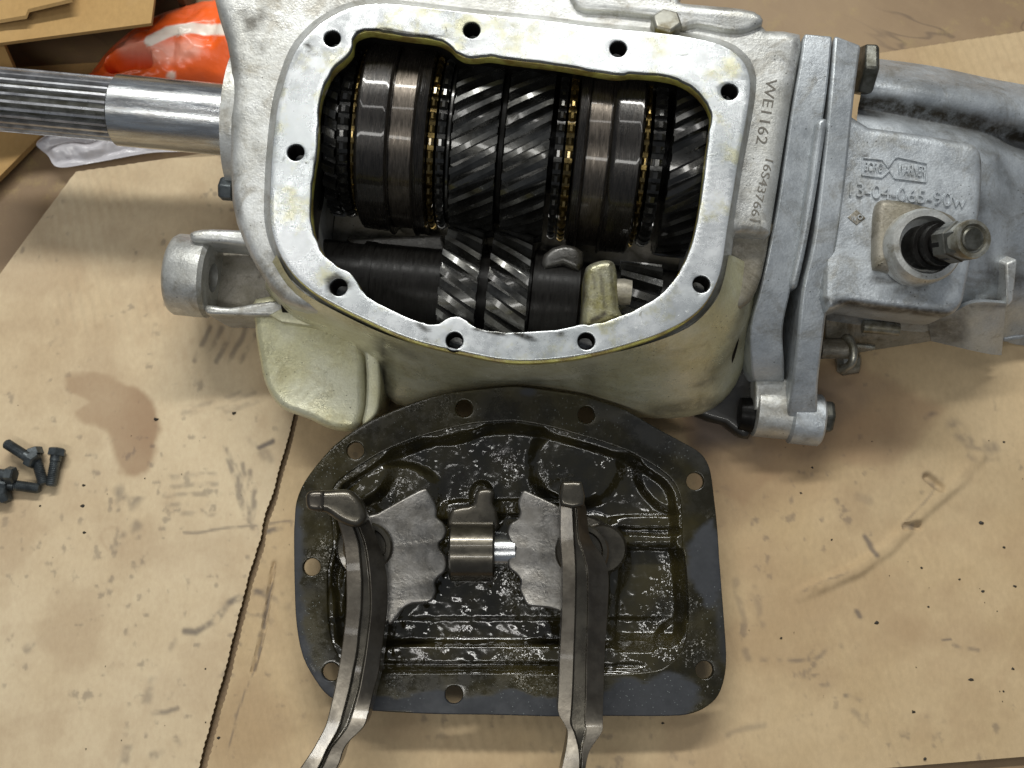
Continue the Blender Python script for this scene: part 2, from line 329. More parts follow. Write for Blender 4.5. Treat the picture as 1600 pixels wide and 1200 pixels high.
# two sheets of cardboard side by side
def stains_and_shade(X, Y, WX, WY):
    oil_shade = np.zeros(X.shape); dirt_shade = np.zeros(X.shape)
    jx = (fbm(WX, WY, 60, 3)-.5)*26; jy = (fbm(WX, WY, 60, 9)-.5)*26; x = X+jx; y = Y+jy
    arc = [(108, 585), (150, 574), (195, 588), (228, 620), (246, 665), (244, 705), (228, 742), (192, 748), (182, 715), (165, 680), (130, 662), (118, 642), (138, 625), (105, 612)]
    ad = inside_dist(x, y, [tuple(p) for p in cr(arc, 4)])
    oil_shade = np.maximum(oil_shade, sst(-5, 9, ad)*(.58+.2*sst(150, 240, X)+.25*(fbm(WX, WY, 45, 21)-.5)))
    oil_shade = np.maximum(oil_shade, .28*sst(26, 20, np.hypot((x-175), (y-840)*1.1))*sst(15, 25, np.hypot((x-175), (y-840)*1.1)+4))
    oil_shade = np.maximum(oil_shade, .35*sst(60, 10, np.hypot(x-1415, y-985)))
    oil_shade = np.maximum(oil_shade, .3*sst(70, 0, np.abs(y-880-.25*(x-1190)))*sst(120, 0, np.abs(x-1190)))
    oil_shade = np.maximum(oil_shade, .8*sst(95, 10, segdist(x, y, [(1110, 800), (1190, 740), (1260, 720)]))*fbm(WX, WY, 45, 77)*.9)
    oil_shade = np.maximum(oil_shade, .85*sst(-12, 16, inside_dist(x, y, [(1040, 560), (1330, 560), (1480, 640), (1390, 735), (1240, 735), (1160, 800), (1080, 760)]))*(.35+.6*fbm(WX, WY, 40, 51)))  # cast shadow of tail and case painted in brown
    # soft general mottling
    m = fbm(WX, WY, 22, 31, 5); oil_shade = np.maximum(oil_shade, sst(.50, .72, m)*.26); oil_shade = np.maximum(oil_shade, sst(.5, .75, fbm(WX, WY, 60, 39, 4))*.16)
    # dark strokes: printed / rubbed marks, and shade painted in torn holes and crease
    def stroke(pts, wd, amt, brk=0, sd=5):
        nonlocal dirt_shade
        n = fbm(WX, WY, 150, sd, 3); s = sst(wd*1.25, wd*.2, segdist(x*.5+X*.5, y*.5+Y*.5, pts))*amt
        if pts[0][0] > 1120: s = s*.72
        if brk: s = s*sst(brk-.12, brk+.2, n)
        dirt_shade = np.maximum(dirt_shade, s)
    stroke([(190, 770), (200, 790), (225, 765)], 15, .55, .45, 6); stroke([(180, 850), (215, 820)], 12, .45, .48, 8)
    for k in range(5): stroke([(304+k*18, 565), (330+k*18, 512)], 5, .5, .42, 11+k)
    for k in range(4): stroke([(270+k*14, 640+k*4), (390+k*6, 610+k*5)], 5, .28, .5, 15+k)
    for k in range(6): stroke([(345+k*11, 690+k*12), (380+k*3, 790+k*7)], 5, .55, .47, 25+k)
    for k in range(5): stroke([(245+k*6, 745+k*14), (335+k*4, 738+k*16)], 5, .4, .5, 35+k)
    stroke([(292, 988), (310, 990), (340, 970), (355, 945), (400, 925), (420, 930)], 7, .7, .4, 41); stroke([(420, 925), (450, 945)], 12, .45, .42, 42)
    stroke([(225, 1110), (250, 1040), (270, 1000)], 9, .35, .5, 43); stroke([(240, 1116), (278, 1108)], 5, .6, .4, 44); stroke([(240, 1180), (275, 1160)], 9, .6, .42, 45)
    stroke([(190, 1200), (205, 1150)], 10, .4, .47, 46); stroke([(40, 1020), (60, 995)], 8, .5, .45, 47)
    stroke([(285, 832), (410, 820), (470, 812)], 3, .5, .3, 48); stroke([(428, 880), (412, 985), (395, 1050)], 3.2, .75, .3, 49); stroke([(395, 1050), (375, 1110), (355, 1180)], 2, .5, .4, 50)
    stroke([(405, 700), (425, 690)], 5, .8, .3, 52); stroke([(415, 830), (440, 826)], 5, .75, .3, 53)
    stroke([(395, 680), (418, 720)], 12, .35, .5, 54)
    stroke([(1150, 905), (1165, 975)], 7, .4, .42, 61); stroke([(1180, 920), (1195, 975)], 7, .35, .45, 62); stroke([(1165, 1020), (1170, 1030)], 8, .5, .4, 63)
    stroke([(1190, 1030), (1230, 1033), (1275, 1027), (1305, 1008)], 4.5, .7, .42, 64); stroke([(1140, 1150), (1205, 1132)], 6, .4, .46, 65)
    stroke([(1260, 920), (1340, 885)], 2.6, .6, .42, 66); stroke([(1415, 815), (1460, 765)], 2.6, .5, .42, 67)
    stroke([(1352, 835), (1362, 850), (1370, 865)], 5, .95, .2, 68); stroke([(1445, 742), (1472, 765), (1468, 750), (1448, 742)], 7, .8, .3, 69); stroke([(1414, 822), (1437, 821), (1425, 826)], 6, .8, .3, 70)  # shade in the torn holes is painted on, besides the sunk relief
    stroke([(1446, 652), (1460, 648)], 6, .7, .4, 71); stroke([(1490, 665), (1520, 690), (1555, 700)], 14, .6, .46, 72); stroke([(1520, 715), (1560, 720)], 10, .6, .46, 73)
    stroke([(1340, 955), (1346, 965)], 5, .9, .2, 74); stroke([(1320, 1085), (1345, 1092)], 4, .8, .3, 75); stroke([(1472, 998), (1485, 997)], 2.5, .9, .2, 76); stroke([(1490, 1006), (1528, 1014)], 3.5, .6, .42, 78)
    stroke([(1335, 1110), (1350, 1125)], 7, .45, .42, 79); stroke([(1315, 1155), (1330, 1160)], 7, .4, .42, 80); stroke([(1310, 770), (1360, 780)], 8, .3, .48, 81)
    dirt_shade = np.maximum(dirt_shade, .75*sst(-18, 22, inside_dist(x, y, [(1060, 600), (1160, 560), (1180, 690), (1100, 705), (1080, 690)])))  # black shade under the right case corner, painted on
    dirt_shade = np.maximum(dirt_shade, .45*sst(-22, 26, inside_dist(x, y, [(1100, 600), (1320, 580), (1400, 600), (1330, 650), (1280, 720), (1110, 740)]))*fbm(WX, WY, 60, 83))  # shade under the middle plate and tail, painted on more thinly
    sc = sst(.66, .8, fbm(WX, WY, 200, 91, 4)); dirt_shade = np.maximum(dirt_shade, sc*.4*sst(.45, .6, fbm(WX, WY, 25, 95)))
    return np.clip(oil_shade, 0, 1), np.clip(dirt_shade, 0, 1)
def sheet(name, TL, TR, BR, BL, nu, nv, label, seam, mat):
    c = [np.array(WORLD.p(*p, 0)) for p in (TL, TR, BR, BL)]
    u = np.linspace(0, 1, nu)[None, :, None]; v = np.linspace(0, 1, nv)[:, None, None]
    P = (c[0]*(1-u)+c[1]*u)*(1-v)+(c[3]*(1-u)+c[2]*u)*v
    t = np.arange(nv)
    if seam:   # the fluted cut edge
        k = -1 if seam == 'right' else 0
        ww = np.linspace(0, 1, nv); L = np.linalg.norm(c[1 if k else 0]-c[2 if k else 3])
        P[:, k, 0] += .00028*np.sin(ww*L/.0032*6.283)*sst(.25, .6, ww)+(fbm(ww, ww*0, 14, 5)-.5)*.004
    X, Y = to_px(P.reshape(-1, 3)); X = X.reshape(nv, nu); Y = Y.reshape(nv, nu); WX, WY = P[..., 0]+5, P[..., 1]+5
    oil_shade, dirt_shade = stains_and_shade(X, Y, WX, WY)
    z = (fbm(WX, WY, 9, 61)-.5)*.0016+(fbm(WX, WY, 70, 65)-.5)*.0005-.0006
    rg = segdist(X, Y, [(1250, 930), (1340, 890), (1390, 855), (1440, 800), (1500, 750), (1530, 715)])
    z += .0022*sst(16, 3, rg)*fbm(WX, WY, 60, 67)*1.6;
    z -= .003*sst(9, 3, np.minimum(segdist(X, Y, [(1450, 745), (1470, 762)]), segdist(X, Y, [(1416, 823), (1435, 821)])))
    z -= .0018*sst(5, 1.5, segdist(X, Y, [(428, 880), (412, 985), (395, 1050)]))
    fl_ = sst(.55, .65, fbm(WX, WY, 16, 71)); z += .00025*np.sin((WX*.96+WY*.28)/.0058*6.283)*fl_
    P[..., 2] = z
    V = P.reshape(-1, 3); n0 = nu*nv; F = grid_faces(nv, nu)
    rim = list(range(nu))+[i*nu+nu-1 for i in range(1, nv)]+[(nv-1)*nu+j for j in range(nu-2, -1, -1)]+[i*nu for i in range(nv-2, 0, -1)]
    B = V[rim].copy(); B[:, 2] = -.0045
    V = np.vstack([V, B]); m = len(rim)
    E = [(rim[i], rim[(i+1) % m], n0+(i+1) % m, n0+i) for i in range(m)]
    me = bpy.data.meshes.new(name); me.from_pydata(V.tolist(), [], F+E); me.update()
    for nm, arr in (('oil_shade', oil_shade), ('dirt_shade', dirt_shade)):
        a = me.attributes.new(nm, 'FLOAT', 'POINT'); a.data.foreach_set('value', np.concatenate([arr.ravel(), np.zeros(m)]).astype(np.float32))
    me.materials.append(mat); me.materials.append(CARDEDGE)
    for p in me.polygons: p.use_smooth = True
    mi = np.zeros(len(me.polygons), np.int32); mi[len(F):] = 1; me.polygons.foreach_set('material_index', mi)
    me.set_sharp_from_angle(angle=R(50))
    return tag(link(bpy.data.objects.new(name, me)), label, 'cardboard', 'cardboard sheets laid out under the gearbox')
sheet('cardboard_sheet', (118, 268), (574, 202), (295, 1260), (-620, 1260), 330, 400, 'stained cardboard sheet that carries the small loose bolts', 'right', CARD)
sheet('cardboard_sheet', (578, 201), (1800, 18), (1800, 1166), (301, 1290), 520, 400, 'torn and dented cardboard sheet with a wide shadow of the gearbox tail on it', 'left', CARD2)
# black grit on the right sheet
V = []; F = []
spots = [(1371, 973, 5), (1535, 817, 6), (1518, 1062, 6), (1537, 924, 4), (1570, 855, 3), (1587, 916, 4), (1428, 1112, 4), (1447, 1186, 4), (1570, 690, 3), (1441, 887, 3), (1452, 948, 3), (1500, 905, 3), (1300, 843, 3), (1221, 997, 3), (1584, 1045, 4), (1569, 1080, 3), (130, 758, 4), (128, 790, 5), (131, 832, 4), (243, 655, 6), (365, 645, 5), (320, 1045, 3), (341, 1153, 4), (1036, 1130, 3), (62, 790, 3), (1252, 770, 3), (1270, 730, 3)]
spots += [(random.uniform(1150, 1600), random.uniform(640, 1190), random.uniform(.7, 1.6)) for _ in range(20)] + [(random.uniform(0, 460), random.uniform(600, 1190), random.uniform(.8, 1.8)) for _ in range(18)]
for x, y, r in spots:
    c = WORLD.p(x, y, .0004); r *= .00019; b = len(V); n = 7; a0 = random.random()*6
    for k in range(n):
        q = r*random.uniform(.6, 1.3); V.append((c.x+q*1.3*math.cos(a0+6.283*k/n), c.y+q*math.sin(a0+6.283*k/n), -.0004))
    V.append((c.x, c.y, c.z+r*.25)); F += [(b+k, b+(k+1) % n, b+n) for k in range(n)]
g = mk('black_grit', V, F, SOOT, None); tag(g, 'flecks of black grit scattered over the cardboard', 'grit', kind='stuff')

# ================================================================== open box, orange bag, clear film (upper left)
def wall_box(name, a, b, z0, z1, th, mat, parent):
    a, b = Vector((*a, 0)), Vector((*b, 0)); d = (b-a).normalized(); nrm = Vector((-d.y, d.x, 0))*th
    V = [a, b, b+nrm, a+nrm]; V = [Vector((v.x, v.y, z)) for z in (z0, z1) for v in V]
    return mk(name, V, [(0, 1, 2, 3), (4, 5, 6, 7), (0, 1, 5, 4), (1, 2, 6, 5), (2, 3, 7, 6), (3, 0, 4, 7)], mat, parent, 30)
fa = WORLD.p(60, 70, 0); box = empty('cardboard_box', Matrix.Translation((fa.x, fa.y, -.005)))
tag(box, 'cardboard box lying open on its side behind the splined shaft, dark inside', 'box')
def panel(name, pts, th, mat):
    V = [WORLD.p(*p)-Vector((fa.x, fa.y, -.005)) for p in pts]; n = len(V); nrm = (V[1]-V[0]).cross(V[2]-V[0]).normalized(); nrm = nrm if nrm.z > 0 else -nrm
    V = V+[v-nrm*th for v in V]
    return mk(name, V, [tuple(range(n)), tuple(range(n, 2*n))]+[(i, (i+1) % n, n+(i+1) % n, n+i) for i in range(n)], mat, box, 30)
ZB = .062
panel('top_panel', [(-160, 88, ZB), (22, 64, ZB), (236, 36, ZB), (262, -160, ZB), (-160, -130, ZB)], .0025, BOX)
panel('flap', [(-160, 60, ZB+.005), (4, 30, ZB+.005), (40, 24, ZB+.006), (44, 14, ZB+.007), (112, -2, ZB+.008), (100, -120, ZB+.008), (-160, -120, ZB+.008)], .0018, BOX)
panel('flap', [(-160, 84, ZB-.004), (2, 62, ZB-.004), (24, 112, .040), (-160, 150, .040)], .004, BOX)
panel('bottom_flap', [(-220, 120, .004), (176, 96, .004), (74, 200, .004), (-2, 277, .004), (-220, 470, .004)], .004, BOX)
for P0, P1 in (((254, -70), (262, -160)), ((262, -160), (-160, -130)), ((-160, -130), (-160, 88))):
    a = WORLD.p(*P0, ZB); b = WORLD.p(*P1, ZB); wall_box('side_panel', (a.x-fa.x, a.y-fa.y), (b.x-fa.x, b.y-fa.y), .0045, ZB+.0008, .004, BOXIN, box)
# orange bag
def ringed(poly, cx_, cy_, nr=40):
    L = np.array(cr(poly, 10)); u = np.linspace(0, 1, nr)**.7; X = cx_+(L[None, :, 0]-cx_)*u[:, None]; Y = cy_+(L[None, :, 1]-cy_)*u[:, None]
    return X, Y, inside_dist(X, Y, [tuple(p) for p in L])
poly = [(128, 150), (150, 112), (172, 84), (205, 55), (240, 33), (290, 16), (345, 6), (420, 10), (460, 100), (400, 170), (330, 148), (270, 152), (200, 160)]
X, Y, sd = ringed(poly, 300, 90, 60); wob = fbm(X, Y, .018, 12, 4)
H = .022*np.sqrt(np.clip(sd, 0, 60)/60)*(.65+.7*wob)+.003*np.abs(np.sin((X*.6+Y*1.1)*.035+5*wob))*sst(0, 20, sd)
H -= .03*sst(14, 4, segdist(X, Y, [(190, 124), (215, 118), (240, 116)]))*sst(0, 10, sd)
base = np.array([WORLD.p(x, y, .004)[:] for x, y in zip(X.ravel(), Y.ravel())]).reshape(*X.shape, 3); base[..., 2] += np.maximum(H, 0)
BX, BY = to_px(base.reshape(-1, 3)); BX = BX.reshape(X.shape); BY = BY.reshape(X.shape)+8*(wob-.5)
pr = sst(10, 7, segdist(BX, BY, [(234, 64), (262, 50), (300, 43), (350, 47)]))+sst(9, 5, np.hypot(BX-268, BY-118))*.8+.35*sst(26, 5, segdist(BX, BY, [(200, 75), (260, 85), (300, 75)]))
V = base.reshape(-1, 3); keep = np.ones(len(V), bool); F = grid_faces(X.shape[0], X.shape[1], True)
bo = empty('orange_bag', Matrix.Translation(WORLD.p(290, 120, 0))); tag(bo, 'crumpled orange plastic bag with a white printed stripe beside the open box', 'bag')
me = bpy.data.meshes.new('bag_skin'); me.from_pydata([tuple(v-np.array(bo.matrix_world.translation)) for v in V[keep]], [], F); me.update()
a = me.attributes.new('print', 'FLOAT', 'POINT'); a.data.foreach_set('value', np.clip(pr, 0, 1).ravel()[keep].astype(np.float32))
me.materials.append(BAG)
for p in me.polygons: p.use_smooth = True
bs = link(bpy.data.objects.new('bag_skin', me)); bs.parent = bo
so = bs.modifiers.new('solid', 'SOLIDIFY'); so.thickness = .0008
# clear film bag
poly = [(60, 229), (76, 214), (92, 200), (170, 175), (330, 190), (350, 232), (300, 240), (235, 243), (150, 258), (95, 265), (78, 247)]
X, Y, sd = ringed(poly, 200, 222)
H = .003+.005*sst(0, 14, sd)*np.abs(np.sin((X*.35+Y*1.2)*.075+4*fbm(X, Y, .02, 5)))
base = np.array([WORLD.p(x, y, 0)[:] for x, y in zip(X.ravel(), Y.ravel())]).reshape(*X.shape, 3); base[..., 2] += H
F = grid_faces(X.shape[0], X.shape[1], True); keep = np.ones(X.size, bool)
me = bpy.data.meshes.new('clear_bag'); me.from_pydata(base.reshape(-1, 3)[keep].tolist(), [], F); me.update(); me.materials.append(FILM)
for p in me.polygons: p.use_smooth = True
o = link(bpy.data.objects.new('clear_bag', me)); tag(o, 'flat clear plastic bag lying under the splined shaft', 'bag')

# ================================================================== GEARBOX
AX = .060; HF = .118
rot = Matrix.Rotation(R(-5.9), 4, 'Z') @ Matrix.Rotation(R(10), 4, 'X')
O = WORLD.p(775, 227, .062); zl = rot.to_3x3() @ Vector((0, 0, 1))
GM = Matrix.Translation(O-zl*AX) @ rot
G = Frame(GM); gb = empty('gearbox', GM)
tag(gb, 'opened aluminium gearbox lying on cardboard with its gears showing', 'gearbox')
def GX(px, py=227, z=.107): return G.p(px, py, z).x
def gl(pts, z, n=4): return [G.q(x, y, z) for x, y in (cr(pts, n) if n else pts)]
FO = [(425, 239), (431, 180), (440, 138), (460, 82), (489, 46), (520, 24), (556, 9), (604, 5), (664, 11), (757, 22), (840, 30), (932, 42), (1020, 50), (1080, 58), (1130, 71), (1158, 91), (1171, 117), (1172, 145), (1165, 192), (1152, 261), (1145, 305), (1136, 360), (1128, 415), (1116, 450), (1098, 478), (1070, 501), (1030, 521), (992, 534), (942, 548), (888, 558), (827, 563), (777, 560), (722, 549), (667, 537), (620, 521), (580, 503), (540, 484), (493, 458), (458, 428), (434, 390), (422, 345), (422, 290)]
FI = [(557, 50), (576, 44), (598, 47), (640, 53), (680, 58), (702, 68), (713, 79), (727, 86), (746, 87), (766, 85), (800, 90), (866, 98), (920, 107), (948, 112), (968, 114), (995, 112), (1047, 118), (1078, 131), (1100, 152), (1111, 174), (1111, 194), (1105, 234), (1098, 297), (1090, 345), (1080, 385), (1066, 417), (1047, 446), (1020, 470), (970, 494), (930, 506), (904, 508), (870, 515), (805, 519), (766, 517), (744, 512), (729, 501), (712, 494), (696, 499), (682, 507), (662, 505), (640, 498), (590, 473), (568, 458), (557, 440), (546, 427), (527, 416), (506, 399), (490, 367), (485, 335), (485, 300), (490, 260), (495, 225), (496, 175), (503, 140), (518, 108), (536, 91), (549, 76), (551, 60)]
HOL = [(710, 532), (916, 533), (529, 449), (1096, 444), (462, 238), (1140, 143), (737, 47), (966, 76), (519, 60)]
holes = [circle(G.q(x, y, HF), .0041, 22) for x, y in HOL]
FIg = gl(FI, HF, 3)
scl = lambda P, k: [((x-790)*k+790, (y-290)*k+290) for x, y in P]
FIg = [(x+(fbm(np.array([x*1.0+3]), np.array([y+3]), 380, 4, 2)[0]-.5)*.0010, y+(fbm(np.array([x+7]), np.array([y+3.]), 380, 8, 2)[0]-.5)*.0010) for x, y in FIg]
FOg = gl(FO, HF, 3)
case = empty('case', Matrix.Identity(4)); case.parent = gb
flange = plate('mounting_flange', [FOg, FIg]+holes, HF-.0035, HF, .0005, RIM, case)
grime_shade(flange, GM, [([(655, 505), (668, 515)], 7, .8), ([(668, 530)], 6, .8), ([(745, 515), (790, 522)], 5, .9), ([(805, 520), (830, 528)], 7, .95), ([(876, 522)], 8, .95), ([(680, 546), (720, 556)], 6, .8), ([(480, 70), (487, 84), (482, 92)], 5, .95), ([(500, 90)], 5, .8), ([(520, 460), (512, 440), (530, 432), (545, 446)], 9, .85), ([(527, 418)], 5, .5), ([(560, 50), (600, 46), (690, 58)], 4, .9), ([(738, 66), (752, 62)], 12, .3), ([(1010, 430), (1060, 420)], 6, .3), ([(488, 235), (492, 260)], 3, .9), ([(1164, 235)], 4, .9), ([(1086, 430), (1090, 460)], 4, .4), ([(1100, 80), (1110, 95), (1120, 90)], 4, .35), ([(440, 140), (430, 260)], 3, .4)], .0035)
plate('flange_edge', [gl([(x, y+4*max(0, (y-290)/250)) for x, y in FO], HF-.002, 3), gl([(x, y+3.5*max(0, (300-y)/240)) for x, y in FI], HF-.002, 3)]+[circle(G.q(x, y, HF), .0043, 22) for x, y in HOL], HF-.010, HF-.0036, .0004, OILEDGE, case)
for x, y in HOL:      # threaded bolt holes: dark bore with thread ridges
    c = G.p(x, y, HF); prof = [(0.002, .0040), (.002, .0052)]
    s = [(-.018+k*.0009, .0035 if k % 2 else .0041) for k in range(19)]
    lathe('bolt_hole', [(-.0185, .0005)]+s+[(-.001, .0041), (-.001, .0052), (-.0188, .0052)], (c.x, c.y, HF), (0, 0, 1), BARREL, case, 22)
# body of the case: raised block round the window
BODY = [(352, -60), (420, -75), (700, -80), (1040, -40), (1060, -6), (1080, 0), (1140, 5), (1182, 12), (1193, 26), (1200, 42), (1254, 48), (1250, 100), (1236, 180), (1218, 290), (1208, 352), (1206, 362), (1196, 364), (1160, 362), (1150, 368), (1146, 400), (1130, 470), (1080, 520), (1000, 548), (900, 566), (820, 572), (720, 558), (620, 531), (540, 498), (500, 488), (440, 470), (400, 420), (375, 370), (358, 310), (356, 200), (358, 120), (350, 60), (328, -20)]
Zb = .103
HO2 = [((x-790)*1.015+790, (y-290)*1.015+290) for x, y in FI]
bd = plate('body', [gl(BODY, Zb, 2), gl(HO2, Zb, 2)], .030, Zb, .006, ALU, case, 50)
grime_shade(bd, GM, [([(378, 18), (392, 40), (410, 24)], 16, .75), ([(345, 10), (358, 60), (366, 110)], 9, .35), ([(1163, 120), (1168, 190), (1158, 260), (1150, 350)], 7, .6), ([(1180, 90), (1172, 110)], 8, .5), ([(362, 300), (375, 340)], 9, .4), ([(395, 60), (410, 80)], 10, .4), ([(425, 395), (440, 420)], 10, .5), ([(520, 10), (560, 0)], 14, .35), ([(1248, 60), (1225, 250), (1210, 350)], 3, .6), ([(400, 220), (410, 260)], 10, .25), ([(1140, 45), (1170, 60)], 10, .3)], .006)  # first mark paints in the shaded pocket at upper left
for p_ in bd.data.polygons: p_.use_smooth = True
bd.data.set_sharp_from_angle(angle=R(55))
# fillet between body and raised rim
secs = []
FOX = cr(FO, 3); cen = np.array([790, 290])
for z, k in ((HF-.009, -.004), (.107, .004), (.1045, .012), (.1030, .024), (.1010, .032)):
    secs.append([G.p(*(cen+(p-cen)*(1+k)), z) for p in FOX])
loft('rim_fillet', secs, ALU, case, True, False, 80)
# inner walls, oil black
secs = []
FIX = cr(FI, 3)
for z, k in ((HF-.0095, .006), (.098, .025), (.06, .06), (.02, .06), (.012, .0)):
    s = []
    for p in FIX:
        c = G.p(*cen, HF); v = G.p(*p, HF); s.append((c.x+(v.x-c.x)*(1+k), c.y+(v.y-c.y)*(1+k*1.2), z))
    secs.append(s)
loft('inner_wall', secs, BLACKOIL, case, True, 'last', 60)
# front wall, bulging and rolling under
rows = [(.107, [(432, 398), (465, 450), (540, 494), (620, 529), (720, 556), (820, 568), (900, 562), (1000, 541), (1075, 512), (1115, 474), (1130, 440), (1138, 400)]),
        (.098, [(420, 420), (460, 468), (540, 508), (620, 538), (720, 564), (820, 576), (900, 571), (1000, 558), (1085, 532), (1122, 495), (1140, 450), (1146, 400)]),
        (.080, [(415, 440), (460, 485), (540, 520), (620, 556), (720, 580), (820, 588), (900, 588), (1000, 586), (1095, 566), (1145, 525), (1170, 480), (1180, 420)]),
        (.055, [(415, 450), (460, 500), (545, 535), (620, 590), (720, 604), (820, 600), (900, 608), (1000, 628), (1095, 612), (1150, 565), (1172, 505), (1182, 440)]),
        (.035, [(415, 450), (460, 505), (550, 550), (620, 632), (720, 622), (820, 616), (900, 626), (1000, 652), (1098, 646), (1150, 600), (1170, 530), (1180, 460)]),
        (.012, [(415, 440), (470, 500), (560, 545), (630, 616), (730, 608), (820, 604), (900, 612), (1000, 640), (1085, 636), (1138, 600), (1160, 540), (1170, 460)])]
secs = [[G.p(x, y, z) for x, y in cr(r, 4, False)] for z, r in rows]
secs = [list(s) for s in zip(*[[Vector(v) for v in cr(col, 4, False)] for col in zip(*secs)])]
fw_ = loft('front_wall', secs, ALU_OILY, case, False, False, 80)
grime_shade(fw_, GM, [([(600, 540), (600, 640)], 20, .9), ([(620, 545), (650, 560)], 10, .4), ([(1100, 600), (1150, 540), (1165, 470)], 14, .5), ([(930, 570), (925, 610)], 10, .3), ([(1030, 640), (1120, 630)], 16, .6), ([(850, 596), (700, 606)], 10, .5)])  # first mark paints the shade in the gap beside the rib
V = [G.p(x, y, .02) for x, y in ((415, 430), (1160, 460), (1150, 60), (420, 0))]; V = [(v.x, v.y, z) for z in (.004, .03) for v in V]
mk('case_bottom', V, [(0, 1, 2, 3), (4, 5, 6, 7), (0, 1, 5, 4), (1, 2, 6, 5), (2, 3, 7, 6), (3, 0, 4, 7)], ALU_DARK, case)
# raised ledge behind the flange
plate('top_ledge', [gl([(900, -40), (1050, -20), (1062, 2), (1100, 8), (1178, 16), (1192, 36), (1150, 50), (1090, 40), (1066, 46), (1040, 30), (960, 20), (900, 12)], .106, 3)], .08, .1065, .003, ALU, case, 50)
# front lower swell with its rib, and the lower ear
SW = [(392, 462), (391, 500), (393, 525), (398, 555), (405, 590), (418, 618), (436, 637), (458, 646), (480, 654), (504, 666), (530, 672), (554, 668), (567, 630), (566, 570), (562, 515), (556, 488), (540, 470), (470, 458)]
plate('front_swell', [gl(SW, .062, 3)], .010, .056, .0045, ALU_OILY, case, 60)
plate('rib', [gl([(556, 500), (566, 530), (572, 580), (571, 630), (566, 664), (588, 646), (594, 610), (592, 560), (584, 516), (572, 503)], .061, 3)], .012, .061, .0015, ALU_OILY, case, 60)
plate('rib', [gl([(296, 362), (330, 356), (420, 362), (440, 374), (436, 388), (400, 386), (352, 380), (325, 378), (300, 376)], .0725, 3)], .045, .0725, .003, ALU, case, 60)
plate('rib', [gl([(322, 476), (360, 480), (420, 470), (470, 474), (545, 496), (552, 502), (480, 496), (420, 494), (350, 492), (322, 490)], .060, 3)], .015, .060, .002, ALU, case, 60)
plate('ear_web', [gl([(322, 376), (440, 380), (470, 440), (540, 500), (420, 488), (322, 486)], .040, 0)], .012, .040, .002, ALU_DARK, case, 60)
plate('front_web', [gl([(446, 478), (540, 470), (566, 500), (566, 520), (440, 504), (420, 492)], .0625, 0)], .02, .0625, .001, ALU_OILY, case, 60)
plate('rear_foot', [gl([(1060, 590), (1178, 530), (1180, 668), (1158, 684), (1132, 664), (1080, 646)], .034, 2)], .012, .034, .004, BLACKOIL, case, 60)
ea = G.p(271, 428, .052); eb = G.p(334, 428, .052); lr = .0215; L = eb.x-ea.x
lathe('ear', [(0, .0078), (0, lr-.003), (.0012, lr-.001), (.003, lr), (L-.002, lr), (L, lr-.002), (L, .0078)], ea, (1, 0, 0), ALU, case, 56, 40, closed=True)
None and plate('ear_rib', [gl([(326, 366), (352, 372), (350, 490), (326, 488)], .056, 0)], .030, .056, .003, ALU_DARK, case)
# stamped numbers on the rear strip of the case
def text(name, body, px0, px1, z, size, mat, parent, ext=.0003, shear=0, frame=None):
    fr = frame or G; a = fr.p(*px0, z); b = fr.p(*px1, z)
    cu = bpy.data.curves.new(name, 'FONT'); cu.body = body; cu.size = 1; cu.extrude = 0
    o = link(bpy.data.objects.new(name, cu)); bpy.context.view_layer.update()
    me = bpy.data.meshes.new_from_object(o.evaluated_get(bpy.context.evaluated_depsgraph_get())); bpy.data.objects.remove(o)
    xs = [v.co.x for v in me.vertices]; x0, x1 = min(xs), max(xs)
    d = (b-a); Lx = d.length; d.normalize(); nrm = Vector((-d.y, d.x, 0)); s = Lx/(x1-x0)
    for v in me.vertices:
        c = v.co.copy(); p = a+d*((c.x-x0)*s)+nrm*(c.y*size); v.co = (p.x, p.y, z)
    bm = bmesh.new(); bm.from_mesh(me); r = bmesh.ops.extrude_face_region(bm, geom=bm.faces[:])
    for v in r['geom']:
        if isinstance(v, bmesh.types.BMVert): v.co.z += ext
    bm.to_mesh(me); bm.free()
    return fin(name, me, mat, parent, 30)
text('stamped_number', 'WE1162', (1198, 122), (1181, 224), Zb, .0075, INK, case, .0002)
text('stamped_number', '16S437661', (1196, 248), (1171, 344), Zb, .0058, INK, case, .0002)
plate('rear_step', [gl([(1130, 340), (1208, 345), (1204, 370), (1192, 430), (1174, 470), (1145, 486), (1118, 476), (1114, 430)], .090, 2)], .04, .090, .004, ALU_DARK, case, 50)
plate('strip_step', [gl([(1146, 360), (1206, 366), (1196, 420), (1178, 480), (1160, 520), (1135, 500), (1140, 440)], .1036, 0)], .09, .1036, .0004, ALU_DARK, case) if False else None
# input shaft, bearing retainer
sx0, sx1 = GX(163, 168, .076), GX(345, 185, .076); sr = .0186
sh = lathe('input_shaft', [(sx0, sr-.0015), (sx0+.0012, sr), (sx1+.02, sr)], (0, 0, AX), (1, 0, 0), SHAFT, gb, 64, 40)
def gear(name, x0, x1, rr, rt, nt, hel, mat, parent, yz=(0, AX), ns=5, tip=.38, root=.62, label=None, cham=0.0):
    secs = []; xs = [x0+(x1-x0)*k/(ns-1) for k in range(ns)]; 
    for x in xs:
        s = []; a0 = hel*(x-x0)
        e = cham if x in (xs[0], xs[-1]) else 0
        for k in range(nt):
            for f, r in ((0, rr), (.5-root/2+.06, rr), (.5-tip/2, rt-e), (.5+tip/2, rt-e), (.5+root/2-.06, rr)):
                t = 2*math.pi*(k+f)/nt+a0; s.append((x, yz[0]+r*math.sin(t), yz[1]+r*math.cos(t)))
        secs.append(s)
    return loft(name, secs, mat, parent, True, True, 22, label)
